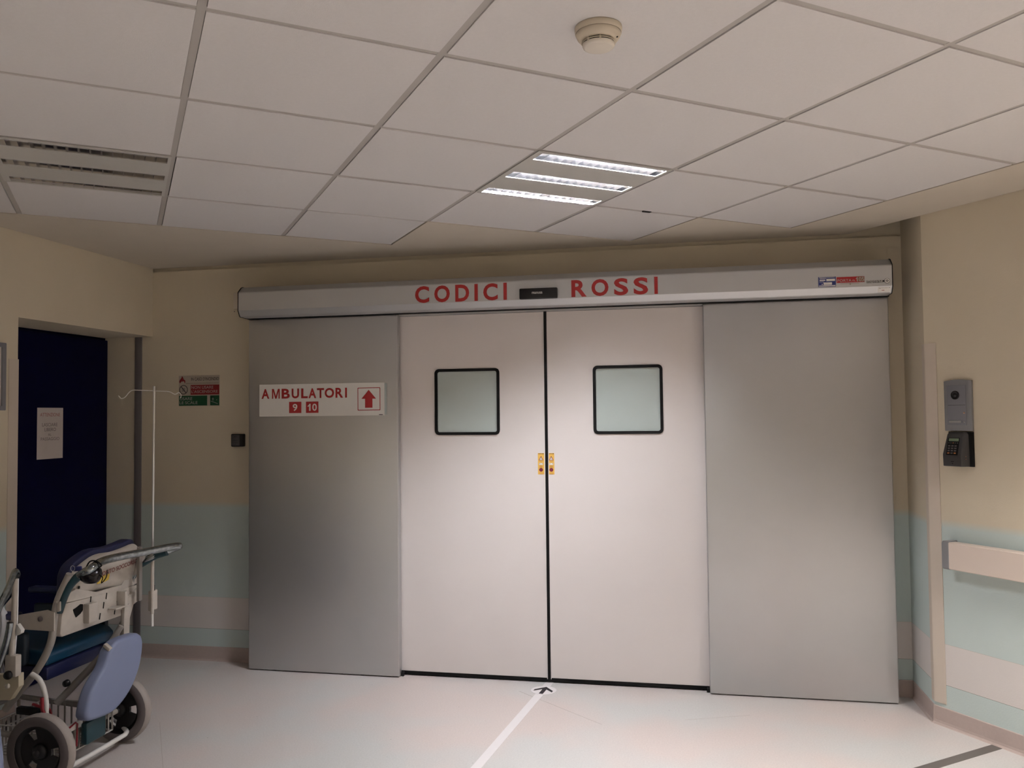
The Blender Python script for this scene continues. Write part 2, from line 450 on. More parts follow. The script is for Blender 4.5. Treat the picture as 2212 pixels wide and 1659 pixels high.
luminaire(1, 3, TUBE_ON, 'square lit louvred ceiling light with three glowing slots, above the sliding doors')
luminaire(2, 0, TUBE_OFF, 'square unlit louvred ceiling light with three slots, near the left wall above the blue door')
HL = {(-3, 5): 'lit ceiling light beside the viewer, towards the right wall', (-5, -4): 'lit ceiling light in the hall behind the viewer, near the left wall', (-6, 3): 'lit ceiling light in the hall straight behind the viewer'}
for (i, j), k in LUM.items():
    if k == 'back':
        luminaire(i, j, TUBE_BACK, HL[(i, j)], False, 'hall ceiling lights behind the viewer')
    elif k == 'off' and (i, j) != (2, 0):
        luminaire(i, j, TUBE_OFF, 'unlit louvred ceiling light in the hall behind the viewer, beside the left wall', False)

# smoke detector
c = Vector((-.165, 2.008, H)); sdt = root('smoke_detector', c, 'round ivory smoke detector on a ceiling tile, top centre', 'smoke detector')
mb = MB(); mb.lathe(c, (0, 0, -1), [(.0, 0), (.0585, 0), (.059, .004), (.0575, .015), (.0565, .0155)], 40); mb.build('mounting_base', DETECT, sdt)
mb = MB(); mb.lathe(c, (0, 0, -1), [(.0555, .0155), (.0565, .017), (.0525, .026), (.0455, .034), (.034, .035)], 40); mb.build('housing', DETECT, sdt)
mb = MB(); mb.lathe(c, (0, 0, -1), [(.036, .033), (.036, .047)], 32); mb.build('smoke_chamber', BLACK, sdt)
mb = MB(); mb.lathe(c, (0, 0, -1), [(.039, .0375), (.0425, .0387), (.039, .0399)], 32)
for k in range(8):
    t = k*math.pi/4+.2; d = Vector((math.cos(t), math.sin(t), 0)); s_ = Vector((-d.y, d.x, 0))
    mb.frame(c+d*.037-s_*.002-Z*.045, d*.004, s_*.004, Z*.012)
mb.build('vent_ring', DETECT, sdt)
mb = MB(); mb.lathe(c, (0, 0, -1), [(.0405, .0425), (.0405, .044), (.0385, .049), (.032, .0515), (0, .0525)], 40); mb.build('cap', DETECT2, sdt)
mb = MB(); mb.lathe(c+Vector((.047, -.012, -.032)), (.4, -.1, -1), [(.0, .0025), (.0022, .0015), (.0025, 0)], 10); mb.build('indicator_lamp', BLACKP, sdt)

# ------------------------------------------------------------------ automatic sliding door
door = root('door_1', (-.70, DP, 0), 'wide grey and cream automatic double sliding door under a grey operator cover', kind='structure')
PX = [-2.5146, -1.5701, .1698, 1.1132]; PT = 2.100
for k, (x0, x1) in enumerate(((PX[0], PX[1]), (PX[2], PX[3]))):
    mb = MB(); mb.box((x0, DP, .006), (x1, WY-.001 if False else DL-.012, PT))
    mb.build('side_panel', PANEL, door, bevel=.006, seg=3)
    mb = MB(); mb.box((x0, DP+.045, 0), (x1, DP+.05, .012)); mb.build('floor_seal', BLACK, door)
# posts behind the side panels
mb = MB()
for x0, x1 in ((PX[0], PX[0]+.04), (PX[3]-.04, PX[3])): mb.box((x0, DL-.012, .006), (x1, WY, PT))
mb.build('side_post', PANEL, door)
JX = -.7065
for s, (x0, x1) in enumerate(((PX[1]-.06, JX-.009), (JX+.009, PX[2]+.06))):
    cxw = (-1.170, -.245)[s]; wz0, wz1, hw = 1.392, 1.777, .1935
    leaf = MB(); ww = hw-.006
    # leaf as a frame around the window hole
    y0, y1 = DL, DL+.04
    leaf.box((x0, y0, .026), (cxw-ww, y1, 2.092)); leaf.box((cxw+ww, y0, .026), (x1, y1, 2.092))
    leaf.box((cxw-ww, y0, .026), (cxw+ww, y1, wz0+.006)); leaf.box((cxw-ww, y0, wz1-.006), (cxw+ww, y1, 2.092))
    lf = leaf.build('door_leaf', LEAF, door)
    wf = MB(); ring(wf, rrect((cxw-hw, DL-.007, wz0), X, Z, 2*hw, wz1-wz0, .026), rrect((cxw-hw+.0165, DL-.007, wz0+.0165), X, Z, 2*hw-.033, wz1-wz0-.033, .012), (0, .012, 0))
    wf.build('window_frame', BLACK, lf)
    gp = MB(); gp.prism(rrect((cxw-hw+.010, DL+.002, wz0+.010), X, Z, 2*hw-.020, wz1-wz0-.020, .012), (0, .008, 0)); gp.build('frosted_pane', PANE, lf)
    bs = MB(); bs.box((x0, DL-.002, .006), (x1, DL+.03, .026)); bs.build('bottom_seal', BLACK, lf)
mb = MB(); mb.box((JX-.0088, DL-.003, .006), (JX+.0088, DL+.035, 2.096)); mb.build('meeting_gasket', BLACK, door)
for s in (-1, 1):
    mb = MB(); mb.box((JX+s*.0105-.0017, DL-.0045, .02), (JX+s*.0105+.0017, DL+.002, 2.092)); mb.build('edge_profile', LEAF, door)
for x in (PX[1]+.008, PX[2]-.008):
    mb = MB(); mb.box((x-.008, DL-.028, .0), (x+.008, DL-.003, .022)); mb.build('floor_guide', BLACKP, door, bevel=.003)
# operator cover
HY = 4.42; XH0, XH1 = -2.512, 1.103
prof = [(WY, 2.286), (4.474, 2.284), (4.458, 2.279), (HY+.002, 2.248), (HY, 2.242), (HY, 2.140), (HY+.0015, 2.137), (4.440, 2.108), (4.447, 2.1045), (4.538, 2.103), (WY, 2.103)]
mb = MB(); mb.prism([(XH0, a, b) for a, b in prof], (XH1-XH0, 0, 0)); hd = mb.build('operator_cover', HEADER, door)
def offp(pr, d):
    cy, cz_ = 4.56, 2.19
    return [(min(WY, a+(d if a > cy else -d)), b+(d if b > cz_ else -d)) for a, b in pr]
for x in (XH0-.004, XH1):
    mb = MB(); mb.prism([(x, a, b) for a, b in offp(prof, .0025)], (.004, 0, 0)); mb.build('end_cap', BLACKP, hd)
mb = MB(); mb.box((PX[1]+.0, 4.560, 2.094), (PX[2], DL+.03, 2.1032)); mb.build('track_lip', HEADER, hd)
mb = MB(); mb.box((PX[0], DP-.02, 2.0995), (PX[3], DP+.05, 2.1035)); mb.build('shadow_joint', BLACK, hd)
def word(text, x0, x1, z0, z1, nm='lettering', m=RED, par=None, y=HY-.0003, bold=.02, dz=0):
    return lettering(nm, text, (x0, y, z0), X, Z, z1-z0, x1-x0, m, par, bold)
def spaced(text, xs, z0, z1, par, m=RED, y=HY-.0004, bold=.03):
    for ch, (a, b) in zip(text, xs): lettering('letter', ch, (a, y, z0), X, Z, z1-z0, b-a, m, par, bold)
def hx(u): return ay(860+u/3.687, 630, HY).x
spaced('CODICI', [(hx(a), hx(b)) for a, b in ((135, 247), (288, 412), (455, 566), (608, 635), (678, 793), (839, 866))], 2.1425, 2.238, hd)
spaced('ROSSI', [(hx(a), hx(b)) for a, b in ((1380, 1502), (1540, 1676), (1720, 1833), (1876, 1992), (2041, 2069))], 2.1435, 2.236, hd)

# motion sensor between the words
ms = root('motion_sensor', (-.711, HY, 2.14), 'flat black motion sensor on the door cover between the two red words', 'sensor')
mb = MB(); mb.box((-.816, HY-.026, 2.139), (-.606, HY, 2.198)); mb.build('housing', BLACKP, ms, bevel=.006, seg=3)
lettering('lettering', 'manusa', (-.745, HY-.0262, 2.166), X, Z, .011, .058, WHITE, ms, .01)

# plates on the cover, right end
plr = root('door_number_plate', (.904, HY, 2.165), 'small red plate reading PORTA n.105 on the door cover', 'sign')
mb = MB(); mb.box((.837, HY-.002, 2.164), (.971, HY, 2.1935)); mb.build('plate', REDP, plr)
mb = MB(); mb.box((.9375, HY-.0026, 2.1665), (.970, HY-.002, 2.192)); mb.build('number_patch', mat('brown_patch', (.26, .12, .06), .5), plr)
lettering('lettering', 'PORTA', (.8405, HY-.0028, 2.168), X, Z, .0135, .068, PALEINK, plr, .005)
lettering('lettering', 'n.', (.9135, HY-.0028, 2.168), X, Z, .009, .015, PALEINK, plr, .005)
glyph('lettering', '1', (.9285, HY-.0030, 2.1675), .0225, .0125, PALEINK, plr, .0003)
lettering('lettering', '05', (.9435, HY-.0034, 2.1675), X, Z, .0225, .0255, PALEINK, plr, .01)
mb = MB(); mb.box((.855, HY-.0006, 2.1575), (.945, HY, 2.1595)); mb.box((.899, HY-.0008, 2.153), (.906, HY, 2.1605)); mb.build('smudge', mat('adhesive_smudge', (.30, .24, .2), .6), plr)

pb = root('rating_plate', (.79, HY, 2.15), 'small blue and white rating plate left of the red number plate', 'sign')
mb = MB(); mb.box((.748, HY-.002, 2.1465), (.833, HY, 2.1975)); mb.build('plate', BLUEP, pb)
mb = MB()
for a in ((.752, 2.1935, .829, 2.1955), (.754, 2.1885, .786, 2.1905), (.754, 2.1775, .782, 2.1835), (.787, 2.175, .829, 2.187), (.773, 2.156, .814, 2.169), (.764, 2.157, .769, 2.162), (.750, 2.149, .831, 2.1535), (.752, 2.1715, .775, 2.173)):
    mb.box((a[0], HY-.0026, a[1]), (a[2], HY-.002, a[3]))
mb.build('printed_field', WHITE, pb)

ml = root('maker_label', (1.035, HY, 2.15), 'black and silver maker name label at the right end of the door cover', 'sign')
lettering('lettering', 'manusa', (.981, HY-.0008, 2.1565), X, Z, .0145, .079, BLACKP, ml, .07)
lettering('lettering', 'manusa', (.983, HY-.0016, 2.1585), X, Z, .0115, .075, WHITE, ml, .0)
mb = MB(); mb.lathe((1.079, HY, 2.1655), (0, -1, 0), [(0.0135, 0), (.0135, .0012), (0, .0012)], 24, False); mb.box((1.055, HY-.0012, 2.161), (1.070, HY, 2.169)); mb.build('emblem_ground', BLACKP, ml)
mb = MB(); mb.lathe((1.079, HY, 2.1655), (0, -1, 0), [(.0118, .0012), (.0118, .0018), (0, .0018)], 24, False); mb.build('emblem_disc', WHITE, ml)
mb = MB(); mb.tube([Vector((1.079+.0058*math.cos(math.radians(t)), HY-.0021, 2.1645+.0058*math.sin(math.radians(t)))) for t in range(-20, 201, 20)], .0012, 5)
mb.box((1.0765, HY-.0024, 2.1605), (1.0815, HY-.0018, 2.1655)); mb.build('emblem_mark', BLACKP, ml)
wl = root('service_label', (1.066, 4.43, 2.12), 'small white service sticker at the lower right corner of the door cover', 'sign')
bd_ = Vector((0, 4.440-4.4215, 2.108-2.137)).normalized(); bn = Vector((0, -bd_.z*-1, 0))
e0 = Vector((1.036, 4.4215, 2.137)); nb_ = Vector((0, bd_.z, -bd_.y))
mb = MB(); mb.frame(e0+bd_*.003, X*.060, bd_*.029, nb_*.0006); mb.build('sticker', WHITE, wl)
mb = MB(); mb.frame(e0+bd_*.008+X*.004+nb_*.0007, X*.010, bd_*.0015, nb_*.0003); mb.frame(e0+bd_*.007+X*.052+nb_*.0007, X*.006, bd_*.0015, nb_*.0003); mb.frame(e0+bd_*.0075+X*.016+nb_*.0007, X*.03, bd_*.0007, nb_*.0003); mb.build('print', INK, wl)
mb = MB(); mb.frame(e0+bd_*.019+X*.019+nb_*.0007, X*.013, bd_*.003, nb_*.0003); mb.build('red_print', REDINK, wl)

# yellow stickers beside the joint
for s, (x0, x1, lab) in enumerate(((-.7575, -.7215, 'narrow yellow warning sticker left of the black door joint'), (-.6985, -.6635, 'narrow yellow warning sticker right of the black door joint'))):
    st = root('warning_sticker', (x0, DL, 1.165), lab, 'sticker', group='yellow warning stickers on the sliding doors')
    Yp = DL-.0006; w_ = x1-x0; cxx = (x0+x1)/2
    mb = MB(); mb.box((x0, Yp, 1.1655), (x1, DL, 1.2865)); mb.build('sticker', YEL, st)
    mb = MB(); z0 = 1.2455
    mb.prism([(cxx-.0135, Yp-.0004, z0), (cxx+.0135, Yp-.0004, z0), (cxx, Yp-.0004, z0+.025)], (0, .0004, 0)); mb.build('triangle_border', PURP, st)
    mb = MB(); mb.prism([(cxx-.0085, Yp-.0008, z0+.003), (cxx+.0085, Yp-.0008, z0+.003), (cxx, Yp-.0008, z0+.0185)], (0, .0004, 0)); mb.build('triangle_field', WHITE, st)
    mb = MB(); mb.box((cxx-.0009, Yp-.0012, z0+.0065), (cxx+.0009, Yp-.0008, z0+.014)); mb.box((cxx-.0009, Yp-.0012, z0+.0040), (cxx+.0009, Yp-.0008, z0+.0055)); mb.build('exclamation_mark', INK, st)
    mb = MB(); mb.box((cxx-.0115, Yp-.0004, 1.2195), (cxx+.0115, Yp, 1.2305)); mb.build('white_field', WHITE, st)
    mb = MB()
    for a, b, c_ in ((-.011, -.004, 1.2258), (.004, .011, 1.2258)): mb.box((cxx+a, Yp-.0008, c_-.0012), (cxx+b, Yp-.0004, c_+.0012))
    mb.box((cxx-.0155, Yp-.0005, 1.2815), (cxx+.006, Yp, 1.2840)); mb.lathe((cxx+.0115, Yp, 1.2828), (0, -1, 0), [(.003, 0), (.003, .0005), (0, .0005)], 10, False)
    mb.build('heading_print', INK, st)
    mb = MB()
    for zz, hw in ((1.2375, .010), (1.2155, .010), (1.2110, .007), (1.2070, .011), (1.1745, .012), (1.1670, .010)): mb.box((cxx-hw, Yp-.0004, zz-.0011), (cxx+hw, Yp, zz+.0009))
    mb.build('small_print', mat('brown_print', (.32, .13, .02), .6), st)
    mb = MB(); mb.lathe((cxx, Yp, 1.1920), (0, -1, 0), [(.0112, 0), (.0112, .0005), (0, .0005)], 24, False); mb.build('red_disc', PURP, st)

# clinic sign on the left panel
sg = root('direction_sign', (-2.05, DP, 1.51), 'white sign reading AMBULATORI 9 10 with a red arrow on the left grey panel', 'sign')
SX0, SX1, SZ0, SZ1 = ay(560.5, 865, DP-.010).x, ay(831, 865, DP-.010).x, 1.511, 1.703
mb = MB(); mb.box((SX0, DP-.010, SZ0), (SX1, DP-.004, SZ1)); mb.box((SX0+.03, DP-.004, SZ0+.03), (SX1-.03, DP, SZ1-.03)); mb.build('board', WHITE, sg)
mb = MB(); mb.box((SX1-.001, DP-.0108, SZ0+.004), (SX1+.011, DP-.0060, SZ1-.004)); mb.build('end_strip', mat('clear_strip', (.45, .50, .50), .2), sg)
mb = MB(); mb.box((SX1-.035, DP-.011, SZ0+.002), (SX1-.012, DP-.0098, SZ0+.006)); mb.build('dark_mark', INK, sg)
ys = DP-.0103
def sx(u): return ay(340+u/3.95, 865, DP-.0103).x
for ch, (a, b) in zip('AMBULATORI', ((889, 955), (978, 1044), (1060, 1130), (1146, 1209), (1227, 1283), (1290, 1355), (1362, 1422), (1428, 1508), (1520, 1585), (1602, 1618))):
    if ch == 'M': glyph('letter', 'M', (sx(a), ys, 1.6175), .0585, sx(b)-sx(a), RED, sg)
    else: lettering('letter', ch, (sx(a), ys, 1.6175), X, Z, .0585, sx(b)-sx(a), RED, sg, .03)
for t, a, b, ta, tb in (('9', 1124, 1228, 1155, 1195), ('10', 1268, 1374, 1282, 1360)):
    mb = MB(); mb.box((sx(a), ys-.0004, 1.530), (sx(b), ys+.0003, 1.597)); nm = mb.build('number_field', REDP, sg)
    if t == '9': lettering('numeral', t, (sx(ta), ys-.0006, 1.542), X, Z, .0425, sx(tb)-sx(ta), WHITE, sg, .02)
    else:
        glyph('numeral', '1', (sx(1280), ys-.0004, 1.542), .0425, sx(1315)-sx(1280), WHITE, sg)
        lettering('numeral', '0', (sx(1322), ys-.0006, 1.542), X, Z, .0425, sx(1361)-sx(1322), WHITE, sg, .02)
mb = MB(); a, b = sx(1708), sx(1902); ring(mb, rrect((a, ys, 1.5405), X, Z, b-a, .134, .004, 2), rrect((a+.004, ys, 1.5445), X, Z, b-a-.008, .126, .003, 2), (0, .0005, 0)); mb.build('arrow_border', RED, sg)
cxa = (a+b)/2-.001; hw = (sx(1866)-sx(1742))/2; sh = (sx(1836)-sx(1773))/2
mb = MB(); mb.prism([(cxa-sh, ys, 1.556), (cxa+sh, ys, 1.556), (cxa+sh, ys, 1.609), (cxa+hw, ys, 1.609), (cxa, ys, 1.661), (cxa-hw, ys, 1.609), (cxa-sh, ys, 1.609)], (0, .0005, 0)); mb.build('arrow', REDP, sg)

# ------------------------------------------------------------------ front wall: fire notice, switch, doorbell box, grey strip
fs = root('fire_notice', (-2.93, WY, 1.585), 'small fire safety notice with flame, red and green fields on the wall', 'sign')
YF = WY-.0012
mb = MB(); mb.box((-3.074, YF, 1.583), (-2.791, WY, 1.776)); mb.build('sheet', mat('notice_ground', (.42, .36, .30), .5), fs)
def fpatch(nm, x0, z0, x1, z1, m, y=YF-.0005): mb = MB(); mb.box((x0, y, z0), (x1, YF, z1)); return mb.build(nm, m, fs)
fpatch('red_field', -2.991, 1.654, -2.7925, 1.716, DKREDP)
fpatch('green_field', -3.072, 1.5855, -2.876, 1.648, GREENP); fpatch('stair_pictogram_field', -2.855, 1.5855, -2.7925, 1.648, GREENP)
fpatch('rule', -3.025, 1.7255, -2.797, 1.7270, INK)
for t, a, z0, h_, wd, m in (('IN CASO D\'INCENDIO', -2.987, 1.743, .020, .192, INK), ('NON USARE', -2.985, 1.691, .018, .152, PALEINK), ("L'ASCENSORE", -2.984, 1.6645, .018, .182, PALEINK),
                        ('USARE', -3.066, 1.6205, .0185, .087, PALEINK), ('LE SCALE', -3.067, 1.5950, .0185, .125, PALEINK)):
    lettering('lettering', t, (a, YF-.0008, z0), X, Z, h_, wd, m, fs, .004)
mb = MB(); ring(mb, [Vector((-3.0405+.0295*math.cos(t*math.pi/12), YF-.0008, 1.6865+.0295*math.sin(t*math.pi/12))) for t in range(24)], [Vector((-3.0405+.0255*math.cos(t*math.pi/12), YF-.0008, 1.6865+.0255*math.sin(t*math.pi/12))) for t in range(24)], (0, .0006, 0))
mb.prism([(-3.060, YF-.0008, 1.706), (-3.057, YF-.0008, 1.709), (-3.021, YF-.0008, 1.667), (-3.024, YF-.0008, 1.664)], (0, .0006, 0)); mb.build('prohibition_ring', INK, fs)
fpatch('lift_pictogram', -3.053, 1.674, -3.030, 1.698, mat('mid_grey_ink', (.25, .22, .2), .6), YF-.0003)
fl = [(-3.066, 1.726), (-3.071, 1.739), (-3.066, 1.750), (-3.058, 1.758), (-3.053, 1.768), (-3.052, 1.775), (-3.044, 1.764), (-3.040, 1.753), (-3.034, 1.749), (-3.029, 1.745), (-3.029, 1.733), (-3.033, 1.726), (-3.036, 1.738), (-3.043, 1.742), (-3.047, 1.737), (-3.052, 1.742), (-3.058, 1.736), (-3.062, 1.732)]
mb = MB(); mb.prism([(a, YF-.0008, b) for a, b in fl], (0, .0006, 0)); mb.build('flame', DKREDP, fs)
mb = MB()
mb.prism([(-2.850, YF-.001, 1.614), (-2.850, YF-.001, 1.611), (-2.802, YF-.001, 1.594), (-2.802, YF-.001, 1.597)], (0, .0006, 0))
mb.box((-2.838, YF-.001, 1.616), (-2.833, YF-.0004, 1.634)); mb.box((-2.843, YF-.001, 1.625), (-2.829, YF-.0004, 1.628)); mb.box((-2.812, YF-.001, 1.618), (-2.807, YF-.0004, 1.622)); mb.build('stair_pictogram', PALEINK, fs)

sw = root('door_switch', (-2.65, WY, 1.33), 'small black square door switch on the wall beside the left grey panel', 'switch')
mb = MB(); mb.box((-2.694, WY-.034, 1.3265), (-2.612, WY, 1.4055)); mb.build('casing', BLACKP, sw, bevel=.006, seg=3)
mb = MB(); mb.box((-2.686, WY-.038, 1.333), (-2.632, WY-.033, 1.400)); pt = mb.build('push_plate', mat('anthracite_plate', (.055, .052, .055), .5), sw, bevel=.003)
mb = MB(); mb.box((-2.672, WY-.0388, 1.3855), (-2.650, WY-.0378, 1.3895)); mb.box((-2.678, WY-.0386, 1.364), (-2.645, WY-.0378, 1.366)); mb.box((-2.676, WY-.0386, 1.352), (-2.648, WY-.0378, 1.354)); mb.build('print', INK, pt)

jb = root('cable_gland', (-2.68, WY, 2.13), 'small cream cable cover on the wall touching the left end of the door cover', 'cable cover')
p = ay(508, 640); q = ay(519, 668)
mb = MB(); mb.box((p.x-.004, WY-.018, q.z), (p.x+.060, WY, p.z+.02)); mb.build('cover', GUARD, jb, bevel=.004)
mb = MB(); mb.lathe((p.x+.006, WY-.018, 2.170), (0, -1, 0), [(.0028, 0), (.0028, .0015), (0, .0015)], 10); mb.build('screw', INK, jb)

mb = MB(); mb.box((-3.383, WY-.010, .086), (-3.335, WY, 2.029)); tag(mb.build('trim_1', mat('grey_strip', (.17, .155, .16), .4), bevel=.002), kind='structure')

# ------------------------------------------------------------------ blue door in the recess
d2 = root('door_2', (-3.60, 4.1, 0), 'dark navy blue door in the recess of the left wall', kind='structure')
mb = MB(); mb.box((-3.62, 3.600, .008), (-3.58, 4.678, 2.013)); mb.build('door_leaf', NAVY, d2, bevel=.003)
mb = MB(); mb.box((-3.66, 3.590, 0), (-3.605, 3.600, 2.03)); mb.box((-3.66, 4.678, 0), (-3.605, WY, 2.03)); mb.box((-3.66, 3.590, 2.014), (-3.605, WY, 2.03)); mb.build('door_frame', NAVY, d2)
pp = root('paper_notice', (-3.58, 4.185, 1.28), 'white paper notice taped to the dark blue door', 'notice')
mb = MB(); mb.box((-3.5795, 4.083, 1.278), (-3.5785, 4.286, 1.576)); mb.build('sheet', PAPER, pp)
XPp = -3.5782
def px_(u, v): return ax(u/2.862, 660+v/2.862, XPp)
for t, a, b, v, h_, m in (('ATTENZIONE', 248, 370, 686, .020, REDINK), ('LASCIARE', 260, 355, 748, .020, GREYINK), ('LIBERO', 275, 345, 778, .020, GREYINK), ('IL', 300, 318, 805, .012, GREYINK), ('PASSAGGIO', 252, 366, 836, .018, GREYINK)):
    p = px_(a, v); q = px_(b, v+ (b-a)*.0)
    lettering('lettering', t, (XPp, p.y, p.z), Y, Z, h_, q.y-p.y, m, pp, .0)

# corner guard and glass case at the left edge
cg = root('corner_guard', (XL, 3.589, .1), 'tall cream corner guard strip on the left wall beside the blue door recess', 'corner guard')
mb = MB(); mb.prism([(XL+.003, 3.530, .10), (XL+.003, 3.592, .10), (XL-.055, 3.592, .10), (XL-.055, 3.589, .10), (XL, 3.589, .10), (XL, 3.530, .10)], (0, 0, 1.715)); mb.build('profile', GUARD, cg)
nf = root('framed_notice', (XL, 3.4, 1.55), 'grey framed notice cut off by the left edge of the picture', 'picture frame')
mb = MB(); ring(mb, rrect((XL+.016, 3.20, 1.555), Y, Z, .299, .335, .004, 2), rrect((XL+.016, 3.222, 1.577), Y, Z, .255, .291, .002, 2), (-.016, 0, 0)); mb.build('frame', GREYP, nf)
mb = MB(); mb.box((XL, 3.21, 1.565), (XL+.006, 3.49, 1.88)); mb.build('sheet', PAPER, nf)

# ------------------------------------------------------------------ right wall: guard, hand rail, intercom, access terminal
cg2 = root('corner_guard', rw(0, .1), 'tall cream corner guard wrapped round the corner right of the sliding door', 'corner guard')
mb = MB(); z0, z1 = .104, 1.832
def rp(s, off, z=z0): v = rw(s, z, off); return v
c0 = CR+Z*z0
pts = [rp(.066, 0), rp(.066, .0035), rp(.006, .0045), rp(.002, .0035), Vector((1.218-.0035, CR.y+.008, z0)), Vector((1.218-.0035, CR.y+.030, z0)), Vector((1.218, CR.y+.030, z0)), Vector((1.218, CR.y, z0))]
mb.prism(pts, (0, 0, z1-z0)); mb.build('profile', GUARD, cg2)

hr = root('wall_handrail', rw(.2, .8), 'wide cream bumper handrail with a grey end cap on the right wall', 'handrail')
L_ = 3.2; s0 = .152
prof = [(.018, .764), (.066, .764), (.0705, .768), (.0705, .885), (.066, .889), (.018, .889), (.018, .864), (.050, .858), (.050, .796), (.018, .790)]
mb = MB(); mb.prism([rw(s0, b, a) for a, b in prof], SD*L_); mb.build('rail', RAILM, hr)
mb = MB(); mb.prism([rw(s0+.03, b, a) for a, b in ((.006, .775), (.018, .775), (.018, .878), (.006, .878))], SD*(L_-.03)); mb.build('mounting_channel', GREYP, hr)
cap = [(.004, .761), (.064, .761), (.071, .766), (.0735, .772), (.0735, .882), (.071, .888), (.064, .893), (.004, .893)]
mb = MB(); mb.prism([rw(s0-.035, b, a) for a, b in cap], SD*.036); mb.build('end_cap', GREY2, hr, bevel=.012, seg=4)
for k in range(4):
    mb = MB(); mb.prism([rw(s0+.25+k*.8, b, a) for a, b in ((0, .78), (.01, .78), (.01, .873), (0, .873))], SD*.06); mb.build('bracket', GREYP, hr)

ic = root('door_intercom', rw(.18, 1.41), 'tall grey video intercom panel with a round camera eye on the right wall', 'intercom')
a0, a1 = .110, .250
def rbox(nm, s0, s1, z0, z1, o0, o1, m, par, bev=0, seg=2):
    mb = MB(); mb.frame(rw(s0, z0, o0), SD*(s1-s0), -AN*(o1-o0), Z*(z1-z0)); return mb.build(nm, m, par, bevel=bev, seg=seg)
mb = MB()
out = [rw(a0, 1.408, .0), rw(a1, 1.408, .0), rw(a1, 1.643, .0)]
zt = [(a1-(a1-a0)*k/6, 1.643+.007*math.sin(math.pi*k/6)) for k in range(1, 7)]
poly = [rw(a0, 1.408, 0), rw(a1, 1.408, 0), rw(a1, 1.643, 0)]+[rw(s_, z_, 0) for s_, z_ in zt]
mb.prism(poly, -AN*.014); mb.build('casing', GREY2, ic, bevel=.003)
fp = rbox('face_plate', a0+.016, a1-.026, 1.435, 1.622, .014, .0165, mat('intercom_face', (.20, .20, .225), .4), ic, .0015)
mb = MB(); cc = rw(.171, 1.576, .0165); mb.lathe(cc, -AN, [(.0205, 0), (.0205, .004), (.016, .005), (.015, .003), (.006, .0035), (.0055, .006), (0, .0065)], 28); mb.build('camera_eye', BLACKP, fp)
rbox('divider', a0+.022, a1-.03, 1.5285, 1.5300, .0165, .017, BLACKP, fp)
rbox('name_slot', a0+.024, a0+.089, 1.4455, 1.4570, .0165, .0178, GREY2, fp); rbox('name_card', a0+.026, a0+.087, 1.4475, 1.4550, .0178, .0182, mat('dim_card', (.36, .35, .34), .5), fp)
for zz, m in ((1.4925, mat('amber_lens', (.5, .3, .2), .3)), (1.4505, GREY2)):
    mb = MB(); mb.lathe(rw(.2135, zz, .0165), -AN, [(.0042, 0), (.0042, .0015), (.003, .0025), (0, .003)], 14); mb.build('button', m, fp)

kt = root('access_terminal', rw(.18, 1.24), 'black wedge-shaped keypad access terminal below the grey intercom', 'keypad')
K0, K1 = .118, .236
def kp(t, z, o): return rw(K0+(K1-K0)*t, z, o)
lo, hi = 1.243, 1.404
# wedge: thin at the top, thick below, narrower face
base = MB(); base.frame(rw(K0+.012, lo, 0), SD*(K1-K0), -AN*.016, Z*(hi-lo)); base.build('back_box', BLACK, kt)
vs = []
secs = [(lo, .050, 0, 1), (lo+.055, .052, .0, 1), (hi-.012, .030, .09, .98), (hi, .022, .14, .95)]
for z, o_, t0, t1 in secs:
    vs += [kp(t0, z, .012), kp(t0+.04, z, o_), kp(t1-.16, z, o_), kp(t1, z, .012)]
mb = MB(); fs_ = []
for k in range(3):
    b = 4*k
    fs_ += [(b+i, b+4+i, b+5+i, b+1+i) for i in range(3)]+[(b+3, b+7, b+4, b)]
fs_ += [(0, 1, 2, 3), (15, 14, 13, 12)]
mb.add(vs, fs_); me_ = mb.build('casing', DKGREY, kt, bevel=.004, seg=3)
bm = bmesh.new(); bm.from_mesh(me_.data); bmesh.ops.recalc_face_normals(bm, faces=bm.faces); bm.to_mesh(me_.data); bm.free()
# face frame of the sloping front
pA = kp(.05, lo+.055, .0525); pB = kp(.84, lo+.055, .0525); pC = kp(.16, hi-.012, .0305)
fa = (pB-pA).normalized(); fbv = (pC-pA); fbv = (fbv-fa*fbv.dot(fa)).normalized(); fn = fa.cross(fbv)
if fn.dot(AN) > 0: fn = -fn
def kf(nm, a, b, wa, wb, th, m, par, lift=0):
    mb = MB(); mb.frame(pA+fa*a+fbv*b+fn*lift, fa*wa, fbv*wb, fn*th); return mb.build(nm, m, par)
kpad = kf('keypad', .018, -.002, .058, .082, .0012, BLACK, kt)
kf('display', .024, .064, .050, .013, .0008, LCD, kpad, .0013)
for r in range(5):
    for c_ in range(3 if r < 4 else 5):
        if r < 4: a, b = .024+c_*.0165, .004+r*.0115
        else: a, b = .0235+c_*.0108, .0535
        sp_ = (r == 0 and c_ in (0, 2)) or (r == 4 and c_ == 2)
        kf('key', a, b, .0105 if r < 4 else .005, .006 if r < 4 else .004, .0012, ORANGE if sp_ else mat_key if 'mat_key' in globals() else globals().setdefault('mat_key', mat('grey_key', (.09, .08, .075), .5)), kpad, .0013)
mb = MB(); q_ = kp(.40, lo+.022, .0515); mb.frame(q_, SD*.014, -AN*.001, Z*.003); mb.frame(q_-Z*.010+SD*.004, SD*.006, -AN*.001, Z*.004); mb.build('emblem', BLACK, kt)
mb = MB(); q_ = kp(.93, lo+.035, .033)
for zz in (0, .013): mb.lathe(q_+Z*zz, (SD*.5-AN).normalized(), [(.0015, 0), (.0015, .002), (0, .002)], 8)
mb.build('indicator_lamp', ORANGE, kt)

